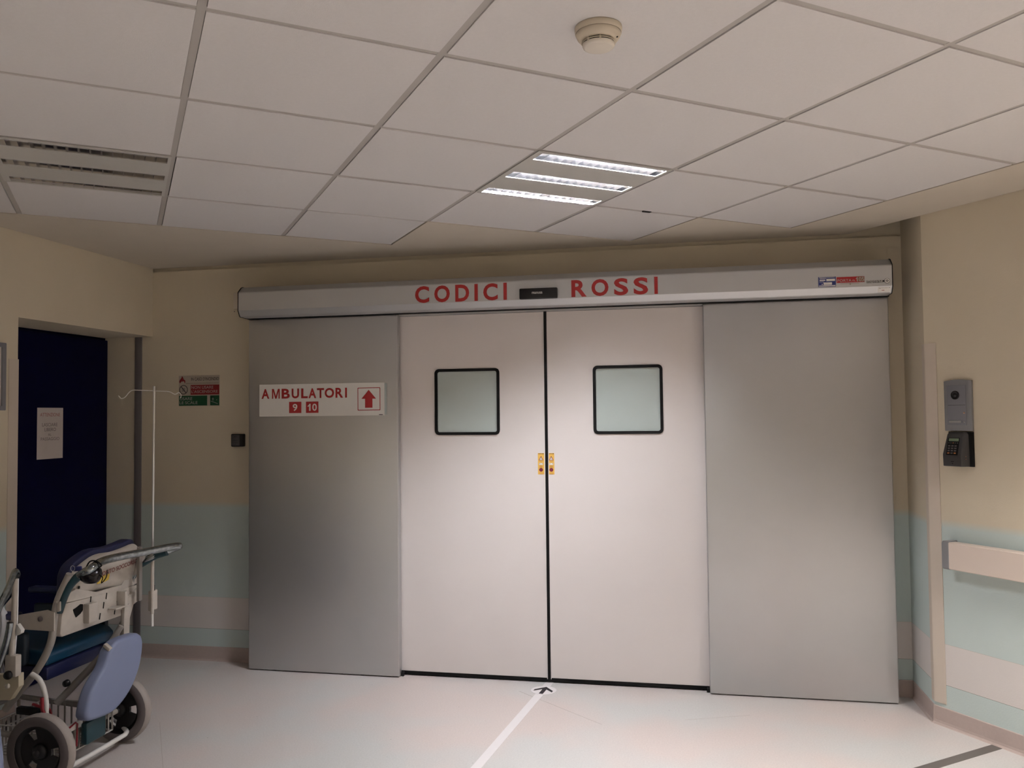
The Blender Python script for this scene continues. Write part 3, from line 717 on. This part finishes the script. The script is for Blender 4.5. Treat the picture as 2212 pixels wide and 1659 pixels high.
# ------------------------------------------------------------------ floor marking
def strip(name, p0, p1, wd, m, label, z=.0006):
    p0, p1 = Vector(p0), Vector(p1); d = (p1-p0).normalized(); n = Vector((-d.y, d.x, 0))*wd/2
    mb = MB(); mb.prism([p0-n+Z*0, p1-n, p1+n, p0+n], Z*z); return mb, d
A0, A1 = az(1034, 1652), az(1186.5, 1475)
dd = (A1-A0).normalized(); A0b = A0-dd*1.6
mb, d = strip('', A0b, A1+dd*.03, .044, TAPE, '')
tag(mb.build('floor_tape', TAPE), 'white tape line on the floor running up to the sliding door joint', 'floor tape')
ar = root('floor_arrow_sticker', az(1174, 1491.5), 'round white floor sticker with a black arrow at the foot of the door', 'sticker')
c = az(1174.5, 1491.5); mb = MB(); mb.lathe(c, (0, 0, 1), [(.070, .0006), (.070, .0012), (0, .0012)], 40, False); mb.build('disc', TAPE, ar)
dn = Vector((-dd.y, dd.x, 0)); tip = c+dd*.052
def on(a, b): return c+dd*a-dn*b+Z*.0014
wv = .0135
mb = MB()
mb.prism([on(-.058, -wv*.85), on(-.058, wv*.85), on(.030, wv*.85), on(.030, -wv*.85)], Z*.0006)
mb.prism([on(.055, 0), on(.000, -.052), on(-.022, -.052), on(.026, 0)], Z*.0007)
mb.prism([on(.055, 0), on(.000, .052), on(-.022, .052), on(.026, 0)], Z*.0007)
mb.build('arrow', INK, ar)
P0 = (az(2147, 1607)+az(2168, 1617))/2; P1 = (az(1972, 1659)+az(2030, 1659))/2; dq = (P1-P0).normalized()
mb, d = strip('', P0, P1+dq*.8, .050, DTAPE, '')
tag(mb.build('floor_tape', DTAPE), 'short dark grey tape strip on the floor at the lower right', 'floor tape')
# welded floor seams
sm_ = MB()
SEAM = mat('floor_seam', (.42, .36, .33), .5)
for a, b in (((1121, 1493), (1300, 1565)), ((345, 1560), (352, 1659)), ((1480, 1555), (1620, 1545))):
    p, q = az(*a), az(*b); dv = (q-p).normalized(); n = Vector((-dv.y, dv.x, 0))*.0008
    sm_.prism([p-n, q-n, q+n, p+n], Z*.0003)
tag(sm_.build('trim_2', SEAM), 'thin welded seams in the vinyl floor', kind='structure')

# ------------------------------------------------------------------ patient transport chair
def chair(name, label, group):
    rt = root(name, (-2.62, 3.22, 0), label, 'wheelchair', group=group)
    RW_ = .152
    for k, (cx_, cy_) in enumerate(((-2.560, 2.962), (-2.560, 3.452))):
        c = Vector((cx_, cy_, RW_)); n = 36
        t_ = MB(); t_.lathe(c, Y, [(.112, -.022), (.128, -.0245), (.142, -.023), (.150, -.016), (.152, 0), (.150, .016), (.142, .023), (.128, .0245), (.112, .022), (.112, -.022)], n)
        wh = t_.build('wheel', TYRE, rt); tag(wh)
        s_ = MB(); s_.lathe(c, Y, [(.108, -.0235), (.118, -.0272), (.136, -.0266), (.1455, -.0215)], n); s_.build('sidewall', TYRE2, wh)
        h_ = MB()
        # disc with oval openings: hub, rim ring and five spokes
        h_.lathe(c, Y, [(.113, -.018), (.092, -.010), (.092, .010), (.113, .018)], n)
        h_.lathe(c, Y, [(0, -.026), (.022, -.024), (.034, -.012), (.034, .012), (.022, .024), (0, .026)], 20)
        def dq(r0_, r1_, t0, t1):
            k0 = [c+Vector((r_*math.cos(t), 0, r_*math.sin(t)))-Y*.006 for r_, t in ((r0_, t0), (r1_, t0), (r1_, t1), (r0_, t1))]
            h_.prism(k0, Y*.012)
        for q in range(24):
            t0, t1 = q*math.pi/12, (q+1)*math.pi/12
            dq(.03, .052, t0, t1); dq(.094, .113, t0, t1)
            if (q % 8) not in (7, 0): dq(.052, .094, t0, t1)
        h_.build('hub', HUB, wh)
        b_ = MB(); b_.lathe(c, Y, [(.0, -.034), (.012, -.033), (.014, -.024)], 12); b_.build('axle_cap', HUB, wh)
    # small front castors under the seat front
    for yy in (3.02, 3.42):
        c = Vector((-3.10, yy, .05)); t_ = MB(); t_.lathe(c, Y, [(.02, -.014), (.046, -.014), (.05, -.008), (.05, .008), (.046, .014), (.02, .014), (.02, -.014)], 20); cw = t_.build('castor', TYRE2, rt)
        f2 = MB(); f2.tube([c+Vector((0, .022, 0)), c+Vector((.02, .022, .07)), c+Vector((.02, 0, .10)), c+Vector((.02, 0, .16))], .009, 8); f2.build('castor_fork', ENAMEL2, cw)
    # lower frame: axle, side rails, bent rear tip bar
    a_ = MB(); a_.tube([(-2.56, 2.95, RW_), (-2.56, 3.465, RW_)], .012, 10); a_.build('axle', ENAMEL2, rt)
    a_ = MB()
    for yy in (3.03, 3.40):
        a_.tube([(-2.56, yy, .165), (-3.08, yy, .20)], .013, 8)
    a_.tube([(-3.08, 3.02, .20), (-3.08, 3.42, .20)], .013, 8)
    a_.build('lower_frame', ENAMEL2, rt)
    a_ = MB(); a_.tube(smooth_path([(-2.66, 3.02, .085), (-2.53, 3.02, .062), (-2.495, 3.06, .060), (-2.490, 3.35, .060), (-2.497, 3.405, .060), (-2.53, 3.445, .062), (-2.66, 3.520, .085)], 5), .0105, 10); a_.build('tip_bar', WHITE, rt)
    # basket of wire between the wheels
    bk = MB(); bx0, bx1, by0, by1, bz0, bz1 = -2.90, -2.545, 3.055, 3.375, .085, .205
    for zz in (bz0, bz1): bk.tube([(bx0, by0, zz), (bx1, by0, zz), (bx1, by1, zz), (bx0, by1, zz)], .0035, 6, closed=True)
    bk.build('basket_rim', WHITE, rt)
    bk = MB()
    for k in range(13):
        yy = by0+(by1-by0)*k/12
        for xx in (bx1, bx0): bk.box((xx-.0015, yy-(.004 if xx == bx1 else .008), bz0), (xx+.0015, yy+(.004 if xx == bx1 else .008), bz1))
        bk.box((bx0, yy-.002, bz0-.003), (bx1, yy+.002, bz0))
    for k in range(11):
        xx = bx0+(bx1-bx0)*k/10
        for yy in (by0, by1): bk.box((xx-.004, yy-.0015, bz0), (xx+.004, yy+.0015, bz1))
    for zz in (bz0+.04, bz0+.08):
        bk.box((bx0-.002, by0, zz-.003), (bx0+.002, by1, zz+.003))
    bk.build('basket', ENAMEL2, rt)
    bc = MB(); bc.frame(Vector((-2.541, 3.065, .182)), Vector((-.0, .085, 0)), Vector((.010, 0, 0)), Vector((0, 0, .028))); bc.build('basket_clip', WHITE, rt); bc = MB(); bc.frame(Vector((-2.541, 3.265, .182)), Vector((0, .115, 0)), Vector((.010, 0, 0)), Vector((0, 0, .034))); bc.build('basket_clip', WHITE, rt)
    rc = MB()
    rc.tube([(-2.527, 3.05, .195), (-2.525, 3.115, .214), (-2.525, 3.125, .205), (-2.528, 3.125, .11)], .0038, 6)
    rc.tube([(-2.528, 3.262, .11), (-2.525, 3.262, .215), (-2.525, 3.275, .223), (-2.522, 3.385, .222), (-2.535, 3.42, .262), (-2.56, 3.43, .28)], .0040, 6)
    rc.tube([(-2.60, 3.01, .30), (-2.62, 3.05, .30), (-2.63, 3.09, .27), (-2.64, 3.12, .20)], .005, 6)
    rc.build('red_strap', REDL, rt)
    # near and far side frame tubes, bending from the rear corner down to the front
    for yy, nm in ((3.075, 'side_frame'), (3.565, 'side_frame')):
        a_ = MB(); dx = 0
        base_ = [ax_ for ax_ in (ay(160, 1238, 3.1), ay(136, 1290, 3.1), ay(127, 1330, 3.1), ay(119, 1385, 3.1), ay(92, 1440, 3.1), ay(52, 1490, 3.1), ay(22, 1528, 3.1))]
        a_.tube(smooth_path([Vector((p.x, yy, p.z)) for p in base_], 5), .0155, 12); a_.build(nm, ENAMEL2, rt)
    # white fork from the frame to the wheel axle
    for yy in (3.035, 3.525):
        a_ = MB(); pts = [ay(78, 1452, 3.06), ay(94, 1463, 3.06), ay(104, 1484, 3.06), ay(109, 1512, 3.06), ay(109, 1546, 3.06)]
        pts = [Vector((p.x, yy, p.z)) for p in pts]+[Vector((-2.60, yy, .17))]
        pp_ = smooth_path(pts, 5)
        a_.tube(pp_, .0105, 10); a_.build('wheel_fork', WHITE, rt)
    # brake
    a_ = MB(); p = ay(86, 1533, 3.0); a_.tube([p+Vector((.01, 0, .05)), p+Vector((.012, 0, .0)), p+Vector((.03, 0, -.03))], .007, 8); a_.tube([p+Vector((-.05, .02, .012)), p+Vector((.01, 0, .01))], .006, 8); a_.build('brake_lever', REDL, rt)
    a_ = MB(); p = ay(60, 1535, 3.03); a_.frame(p+Vector((-.06, 0, -.02)), Vector((.10, 0, -.004)), Vector((0, .03, 0)), Vector((0, 0, .03))); a_.build('brake_housing', BLACKP, rt, bevel=.006)
    # seat
    a_ = MB(); prof = [(-2.66, .445), (-2.66, .49), (-2.69, .515), (-3.06, .545), (-3.10, .52), (-3.11, .48), (-3.08, .46)]
    a_.prism([(x, 3.10, z) for x, z in prof], (0, .44, 0)); a_.build('seat', TEAL, rt, bevel=.014, seg=4)
    a_ = MB(); a_.frame(Vector((-2.655, 3.10, .385)), Vector((-.44, 0, .02)), Vector((0, .44, 0)), Vector((0, 0, .058))); a_.build('seat_base', NAVYC, rt, bevel=.01)
    # side pads / arm rests
    for yy in (3.045, 3.545):
        a_ = MB(); a_.frame(Vector((-3.12, yy, .46)), Vector((.40, 0, 0)), Vector((0, .035, 0)), Vector((0, 0, .14))); a_.build('side_pad', mat('dark_teal_pad', (.004, .014, .028), .5) if 'dtp' not in MATS else MATS['dtp'], rt, bevel=.012, seg=3)
        a_ = MB(); a_.frame(Vector((-3.14, yy-.015, .655)), Vector((.38, 0, 0)), Vector((0, .055, 0)), Vector((0, 0, .028))); a_.build('armrest', NAVYC, rt, bevel=.010, seg=3)
        a_ = MB(); a_.prism([(-2.86, yy+.01, .655), (-2.62, yy+.01, .700), (-2.585, yy+.01, .69), (-2.585, yy+.01, .612), (-2.80, yy+.01, .615)], (0, .006, 0)); ab = a_.build('arm_bracket', ENAMEL, rt)
        a_ = MB(); a_.lathe((-2.65, yy+.01, .662), -Y, [(.011, 0), (.010, .006), (0, .007)], 14); a_.build('bolt', TYRE2, ab)
    # backrest: curved shell seen from behind, cushion on its far side
    XB = -2.600
    def pbk(px, py, x=XB): return ax(px, py, x)
    top = [pbk(152, 1257), pbk(160, 1235), pbk(178, 1217), pbk(207, 1198), pbk(240, 1192), pbk(266, 1183), pbk(285, 1175), pbk(293, 1176), pbk(298, 1184)]
    top = smooth_path(top, 3)
    bot = [pbk(296, 1215), pbk(292, 1245), pbk(284, 1258), pbk(266, 1272), pbk(204, 1279), pbk(148, 1300)]
    def resample(pts, n):
        L = [0]
        for k in range(1, len(pts)): L.append(L[-1]+(pts[k]-pts[k-1]).length)
        out = []
        for q in range(n+1):
            t = L[-1]*q/n; k = max(1, next((i for i, l in enumerate(L) if l >= t-1e-9), len(L)-1))
            f = (t-L[k-1])/max(1e-9, L[k]-L[k-1]); out.append(pts[k-1].lerp(pts[k], f))
        return out
    NU, NV = 22, 12
    tp = resample(top, NU); bt = resample(smooth_path(bot[::-1], 3), NU); vs, fc = [], []
    for v in range(NV+1):
        for u in range(NU+1):
            t = v/NV; p = tp[u].lerp(bt[u], t)
            vs.append(p+Vector((.040*math.sin(math.pi*t**.8)**.8*min(1, 6*(u/NU)*(1-u/NU)+.12)-(.0 if t < .9 else (t-.9)*.12), 0, 0)))
    n_ = len(vs); vs += [p+Vector((-.010, 0, 0)) for p in vs]
    W = NU+1
    for v in range(NV):
        for u in range(NU):
            q_ = (v*W+u, (v+1)*W+u, (v+1)*W+u+1, v*W+u+1); fc.append(q_); fc.append(tuple(i+n_ for i in q_[::-1]))
    rim = [u for u in range(W)]+[v*W+NU for v in range(1, NV+1)]+[NV*W+u for u in range(NU-1, -1, -1)]+[v*W for v in range(NV-1, 0, -1)]
    for k in range(len(rim)): i, j = rim[k], rim[(k+1) % len(rim)]; fc.append((i, j, j+n_, i+n_))
    a_ = MB(); a_.add(vs, fc, True); sh = a_.build('back_shell', ENAMEL, rt)
    bm = bmesh.new(); bm.from_mesh(sh.data); bmesh.ops.recalc_face_normals(bm, faces=bm.faces); bm.to_mesh(sh.data); bm.free()
    sh.data.set_sharp_from_angle(angle=math.radians(50))
    a_ = MB(); cpts = [p+Vector((-.013, -.002, .0)) for p in top]
    cp2 = [p+Vector((-.0, -.0, .022)) for p in cpts]
    a_.prism(cp2+[Vector((p.x-.013, p.y, p.z-.02)) for p in bot], (-.055, 0, 0)); a_.build('back_cushion', NAVYC, rt, bevel=.008, seg=3)
    # lettering along the shell and yellow label
    o = pbk(218, 1236, XB+.001); q = pbk(281, 1212, XB+.001); av = (q-o).normalized()
    lettering('lettering', 'PRONTO SOCCORSO', o-av*.075-Z*.006, av, Z, .020, (q-o).length+.075, mat('maroon_print', (.18, .03, .03), .6) if 'mp' not in MATS else MATS['mp'], sh, .01, thick=.041)
    a_ = MB(); a_.prism([pbk(210, 1248, XB+.0385), pbk(236, 1239, XB+.0385), pbk(234, 1252, XB+.0385), pbk(222, 1258, XB+.0385), pbk(209, 1262, XB+.0385)], (.003, 0, 0)); a_.build('yellow_label', YELLOW, sh)
    # curved bag / lower cover behind the shell
    # push handle: chrome loop
    hz = .882
    near = [ay(126, 1322, 3.085), ay(137, 1290, 3.085), ay(152, 1262, 3.085), ay(172, 1243, 3.09)]
    run = [az(196, 1229, .878), az(220, 1213, .884), az(260, 1202, .884), az(320, 1191, .882), az(366, 1182, .882)]
    tipp = [az(378, 1181, .880)+Vector((.006, .02, 0)), az(376, 1186, .872)+Vector((-.02, .045, 0))]
    far_ = [Vector((-2.48, 3.60, .842)), Vector((-2.55, 3.575, .80)), Vector((-2.585, 3.565, .74))]
    a_ = MB(); a_.tube(smooth_path(near+run+tipp+far_, 5), .0178, 12); a_.build('push_handle', CHROME, rt)
    a_ = MB(); a_.tube(smooth_path([p for p in near], 4), .0185, 12); a_.build('handle_grip', TEALG, rt)
    a_ = MB(); a_.tube([far_[0]+Vector((.05, .01, .015)), far_[0], far_[1]], .0185, 12); a_.build('handle_grip', TEALG, rt)
    a_ = MB(); p = ay(127, 1312, 3.065); a_.frame(p+Vector((-.006, -.004, -.02)), Vector((.014, 0, .004)), Vector((0, .01, 0)), Vector((0, 0, .042))); a_.build('side_tag', ENAMEL, rt, bevel=.003)
    # cross beam housing under the shell
    def pb(px, py, x=-2.575): return ax(px, py, x)
    a_ = MB(); a_.prism([pb(121, 1300), pb(165, 1272), pb(210, 1279), pb(262, 1264), pb(288, 1224), pb(302, 1222), pb(304, 1256), pb(262, 1275), pb(143, 1302), pb(136, 1320)], (-.012, 0, 0)); bb = a_.build('upper_bracket', ENAMEL, rt)
    a_ = MB(); a_.lathe(pb(299, 1229)+Vector((.001, 0, 0)), X, [(.006, 0), (.006, .001), (0, .001)], 10); a_.lathe(pb(170, 1269)+Vector((.001, 0, 0)), X, [(.007, 0), (.007, .001), (0, .001)], 10); a_.build('hole', BLACK, bb)
    a_ = MB(); a_.prism([pb(137, 1305), pb(262, 1273), pb(300, 1262), pb(302, 1272), pb(262, 1318), pb(262, 1330), pb(135, 1376), pb(130, 1370)], (-.05, 0, 0)); cb = a_.build('cross_beam', ENAMEL, rt, bevel=.004)
    a_ = MB(); a_.frame(pb(180, 1310)+Vector((0, 0, -.075)), Vector((.030, 0, 0)), Vector((0, .055, -.0)), Vector((0, 0, .085))); a_.build('latch_housing', ENAMEL, cb, bevel=.003); a_ = MB(); a_.frame(pb(252, 1277)+Vector((0, 0, -.075)), Vector((.045, 0, 0)), Vector((0, .02, 0)), Vector((0, 0, .075)))
    a_.build('latch_housing', ENAMEL, cb, bevel=.003); a_ = MB(); a_.frame(pb(232, 1318), Vector((.045, 0, 0)), Vector((0, .10, 0)), Vector((0, 0, .008))); a_.build('latch_shelf', ENAMEL, cb, bevel=.003)
    a_ = MB(); p = pb(157, 1323); a_.prism([p+Vector((.0006, a, b)) for a, b in ((0, .012), (.018, .016), (.045, .026), (.06, .022), (.06, -.004), (.045, -.016), (.018, -.026), (.008, -.008))], (.002, 0, 0)); a_.build('latch_opening', BLACK, cb)
    a_ = MB()
    for u, v in ((195, 1295), (229, 1287), (223, 1307), (215, 1331), (247, 1320), (253, 1294)):
        p = pb(u, v)+Vector((.0006, 0, 0)); a_.prism([p+Vector((0, -.004, -.014)), p+Vector((0, .001, -.016)), p+Vector((0, .006, .012)), p+Vector((0, .001, .014))], (.0015, 0, 0))
    a_.build('slot', BLACK, cb)
    # far rear post and pole socket
    a_ = MB(); p0 = ax(302, 1190, -2.52); p1 = ax(303, 1297, -2.52)
    a_.frame(Vector((-2.53, p0.y-.008, p1.z)), Vector((.014, 0, 0)), Vector((0, .022, 0)), Vector((0, 0, p0.z-p1.z+.02))); a_.build('rear_post', mat('dull_grey_enamel', (.20, .18, .165), .45), rt)
    a_ = MB(); q = ax(320, 1262, -2.52); a_.frame(Vector((-2.525, q.y+.004, .57)), Vector((.02, 0, 0)), Vector((0, .052, 0)), Vector((0, 0, .098))); sk = a_.build('pole_socket', ENAMEL, rt, bevel=.006, seg=3)
    a_ = MB(); a_.tube([(-2.515, q.y+.03, .665), (-2.515, q.y+.03, .690)], .010, 10); a_.build('clamp_knob', BLACKP, sk)
    # leg: white flat lever from beam down behind the pad
    a_ = MB(); a_.prism([pb(270, 1295, -2.56), pb(300, 1270, -2.56), pb(301, 1296, -2.56), pb(289, 1306, -2.56), pb(281, 1335, -2.56), pb(279, 1395, -2.56), pb(267, 1395, -2.56), pb(268, 1350, -2.56)], (-.022, 0, 0)); a_.build('leg_link', ENAMEL, rt, bevel=.003)
    a_ = MB(); a_.tube([ay(262, 1352, 3.45), ay(232, 1400, 3.42)], .014, 10); a_.build('gas_strut', ENAMEL2, rt)
    a_ = MB(); a_.frame(ay(221, 1397, 3.24), Vector((.030, 0, -.022)), Vector((0, .02, 0)), Vector((.008, 0, .014))); a_.build('hinge_block', ENAMEL, rt, bevel=.003)
    # diagonal strut
    a_ = MB(); p0, p1 = ay(236, 1400, 3.36), ay(122, 1520, 3.22); d_ = (p1-p0)
    a_.tube([p0, p0+d_*.5, p1], .0165, 10); a_.build('cross_strut', ENAMEL2, rt)
    a_ = MB(); a_.lathe(ay(146, 1475, 3.22), -Y, [(.016, 0), (.014, .016), (0, .018)], 14); a_.build('strut_knob', BLACKP, rt)
    # blue-grey folded leg pad
    XP = -2.455
    out = [ax(248, 1392, XP), ax(258, 1382, XP), ax(292, 1369, XP), ax(302, 1369, XP), ax(309, 1378, XP), ax(310, 1400, XP), ax(303, 1442, XP), ax(288, 1482, XP), ax(268, 1515, XP), ax(243, 1540, XP), ax(205, 1556, XP), ax(190, 1556, XP), ax(187, 1540, XP), ax(200, 1490, XP), ax(228, 1440, XP), ax(238, 1408, XP)]
    out = smooth_path(out+[out[0]], 3)[:-1]
    a_ = MB(); a_.prism(out, (-.060, 0, 0)); a_.build('leg_pad', PERI, rt, bevel=.016, seg=4)
    a_ = MB(); p = ax(182, 1590, -2.50); a_.frame(Vector((-2.528, p.y+.01, .105)), Vector((.032, 0, 0)), Vector((0, .125, 0)), Vector((0, 0, .095))); a_.build('foot_piece', TEALG, rt, bevel=.01)
    return rt, near, run
MATS = {}
ch, near, run = chair('transport_chair', 'hospital transport chair with push handle, drip pole and blue-grey leg pad, seen from behind', 'patient transport chairs at the left')

# drip pole held in the chair's rear socket
q = ax(320, 1262, -2.52); PXp, PYp = -2.497, q.y
dp = root('drip_pole', (PXp, PYp, .50), 'thin white drip pole with a two-armed hook standing up from the transport chair', 'drip stand')
zt = ay(322, 838, PYp).z; zm = ay(318, 1205, PYp).z
mb = MB(); mb.tube([(PXp, PYp, .56), (PXp, PYp, zm)], .0085, 12); mb.build('lower_tube', ENAMEL, dp)
mb = MB(); mb.tube([(PXp, PYp, zm), (PXp+.004, PYp, zt+.008)], .0055, 10); mb.build('upper_rod', ALU, dp)
mb = MB(); mb.tube([(PXp, PYp, zm-.012), (PXp, PYp, zm+.008)], .0125, 12); mb.build('collar', WHITE, dp)
mb = MB(); mb.tube([(PXp, PYp, .50), (PXp, PYp, .56)], .0065, 8); mb.build('end_pin', WHITE, dp)
hk = []
for px, py in ((256, 855), (262, 861), (270, 858), (278, 848), (286, 843), (300, 843), (322, 844), (345, 845), (365, 846), (378, 852), (386, 848), (391, 853), (390, 860)):
    p = ay(px, py, PYp); hk.append(p)
mb = MB(); mb.tube(smooth_path(hk, 3), .0022, 6); mb.build('hook', WHITE, dp)

# black bag on the handle with a blue tag and keys
bg = root('handle_bag', (-2.49, 3.13, .80), 'small shiny black pouch with cords hanging on the chair push handle', 'pouch')
pc = ay(198, 1240, 3.10); mb = MB()
prof2 = []
rows = [(.030, .020, .030), (.018, .034, .040), (0, .041, .044), (-.022, .038, .040), (-.036, .026, .028)]
vs, fc = [], []; n = 16
for k, (dz, rx, ry) in enumerate(rows):
    for t in range(n):
        a = 2*math.pi*t/n; wob = 1+.10*math.sin(3*a+k)
        vs.append(pc+Vector((rx*wob*math.cos(a)*1.05, ry*wob*math.sin(a), dz)))
for k in range(len(rows)-1): fc += [(k*n+t, (k+1)*n+t, (k+1)*n+(t+1) % n, k*n+(t+1) % n) for t in range(n)]
fc += [tuple(range(n)), tuple(range((len(rows)-1)*n, len(rows)*n))[::-1]]
mb.add(vs, fc, True); ob = mb.build('pouch', mat('glossy_black_vinyl', (.004, .003, .004), .22, spec=.35), bg)
mb = MB(); mb.tube(smooth_path([pc+Vector(v) for v in ((-.03, 0, .02), (-.01, 0, .052), (.02, 0, .055), (.04, .01, .035), (.02, 0, .025))], 4), .0032, 6); mb.tube(smooth_path([pc+Vector(v) for v in ((.04, -.01, .0), (.06, -.01, -.01), (.055, -.01, -.035), (.07, 0, -.012), (.075, 0, .02))], 4), .0022, 6); mb.build('cord', BLACK, bg)
mb = MB(); p = ay(163, 1229, 3.10); mb.frame(p+Vector((-.012, 0, -.012)), Vector((.040, 0, .004)), Vector((0, .010, 0)), Vector((-.004, 0, .020))); mb.build('blue_tag', mat('blue_tag_plastic', (.02, .03, .16), .35), bg, bevel=.003)
mb = MB(); mb.tube([p+Vector((-.012+.010*math.cos(t*math.pi/6), -.002, .002+.012*math.sin(t*math.pi/6))) for t in range(12)], .0012, 5, closed=True); mb.build('key_ring', ALU, bg)

# second chair, mostly outside the frame on the left
def copy_tree(o, parent=None):
    c = o.copy(); COL.objects.link(c); c.parent = parent
    for k in list(o.children): copy_tree(k, c)
    return c
c2 = copy_tree(ch)
TIP = Vector((-2.352, 3.640, 0)); ROT = math.radians(50)
PT2 = az(36, 1240, .88); PT2.z = 0
c2.rotation_euler = (0, 0, ROT)
c2.location = PT2-Matrix.Rotation(ROT, 3, 'Z') @ (TIP-Vector((ch.location.x, ch.location.y, 0)))
c2['label'] = 'second transport chair nearest the viewer, cut off by the left edge of the picture'
ORG[c2.name] = Vector((0, 0, 0))
MI = (Matrix.Translation(c2.location) @ Matrix.Rotation(ROT, 4, 'Z')).inverted()
def part2(mb, name, m, parent=None, **k):
    o = mb.build(name, m, **k); o.parent = c2; o.matrix_parent_inverse = MI; return o
yy = PT2.y+.02
for k in list(c2.children):
    if k.name.startswith('push_handle'): bpy.data.objects.remove(k)
mb = MB(); mb.tube(smooth_path([ay(-75, 1470, yy-.30), ay(-30, 1375, yy-.22), ay(0, 1308, yy-.13), ay(21, 1263, yy-.05), ay(30, 1240, yy-.01), ay(34, 1234, yy+.02), ay(36, 1246, yy+.05), ay(20, 1285, yy+.10), ay(-20, 1330, yy+.12)], 5), .0125, 12); part2(mb, 'push_handle', CHROME)
mb = MB(); mb.tube([ay(33, 1250, yy), ay(30, 1340, yy), ay(24, 1425, yy)], .0105, 12); part2(mb, 'side_post', ENAMEL)
mb = MB(); mb.tube([ay(39, 1250, yy+.01), ay(37, 1340, yy+.01), ay(31, 1425, yy+.01)], .004, 8); part2(mb, 'guide_rod', ALU)
mb = MB(); p = ay(9, 1462, yy-.012); q = ay(34, 1417, yy-.012); mb.box((p.x, yy-.012, p.z), (q.x, yy+.02, q.z)); part2(mb, 'post_clamp', ENAMEL, bevel=.005)
mb = MB(); mb.lathe(ay(19, 1458, yy-.014), -Y, [(0, -.002), (.017, -.002), (.018, .006), (.014, .014), (0, .016)], 20); part2(mb, 'clamp_knob', BLACKP)
mb = MB(); mb.lathe(ay(17, 1482, yy-.014), -Y, [(0, -.002), (.010, -.002), (.009, .006), (0, .007)], 14); part2(mb, 'pivot_bolt', OFFW)
mb = MB(); pts = [ay(-20, 1459, yy+.01), ay(40, 1456, yy+.01), ay(40, 1484, yy+.01), ay(21, 1513, yy+.01), ay(-20, 1514, yy+.01)]; mb.prism(pts, (0, .03, 0)); part2(mb, 'lower_bracket', mat('cream_bracket', (.52, .46, .34), .45), bevel=.003)
mb = MB(); mb.tube(smooth_path([ay(22, 1345, yy-.05), ay(19, 1365, yy-.05), ay(12, 1395, yy-.05), ay(-4, 1442, yy-.05)], 4), .0125, 12); part2(mb, 'lower_handle', CHROME)
mb = MB(); p = ay(38, 1362, yy); mb.prism([ay(36, 1348, yy), ay(46, 1362, yy), ay(44, 1369, yy), ay(34, 1374, yy)], (0, .02, 0)); part2(mb, 'side_clip', WHITE, bevel=.002)
# folded sheet lying over that chair
sh2 = root('folded_sheet', ay(0, 1400, yy+.08), 'white sheet draped over the second transport chair at the left edge', 'sheet')
vs, fc = [], []; NX, NZ = 10, 14
for a in range(NZ+1):
    for b in range(NX+1):
        px = -60+b*(68+6*math.sin(a*.5))/NX; py = 1312+a*160/NZ
        d = .018*math.sin(b*1.3+a*.25)+.012*math.sin(b*2.9)
        edge = max(0, b-NX+2)*.012
        vs.append(ay(px, py+(14 if b == NX and a == 0 else 0), yy+.075+d+edge))
for a in range(NZ):
    for b in range(NX): fc.append((a*(NX+1)+b, a*(NX+1)+b+1, (a+1)*(NX+1)+b+1, (a+1)*(NX+1)+b))
n_ = len(vs); vs2 = vs+[v+Vector((0, .012, 0)) for v in vs]
fc2 = fc+[tuple(i+n_ for i in f[::-1]) for f in fc]
mb = MB(); mb.add(vs2, fc2, True); mb.build('cloth', SHEET, sh2)
bpy.context.view_layer.update()
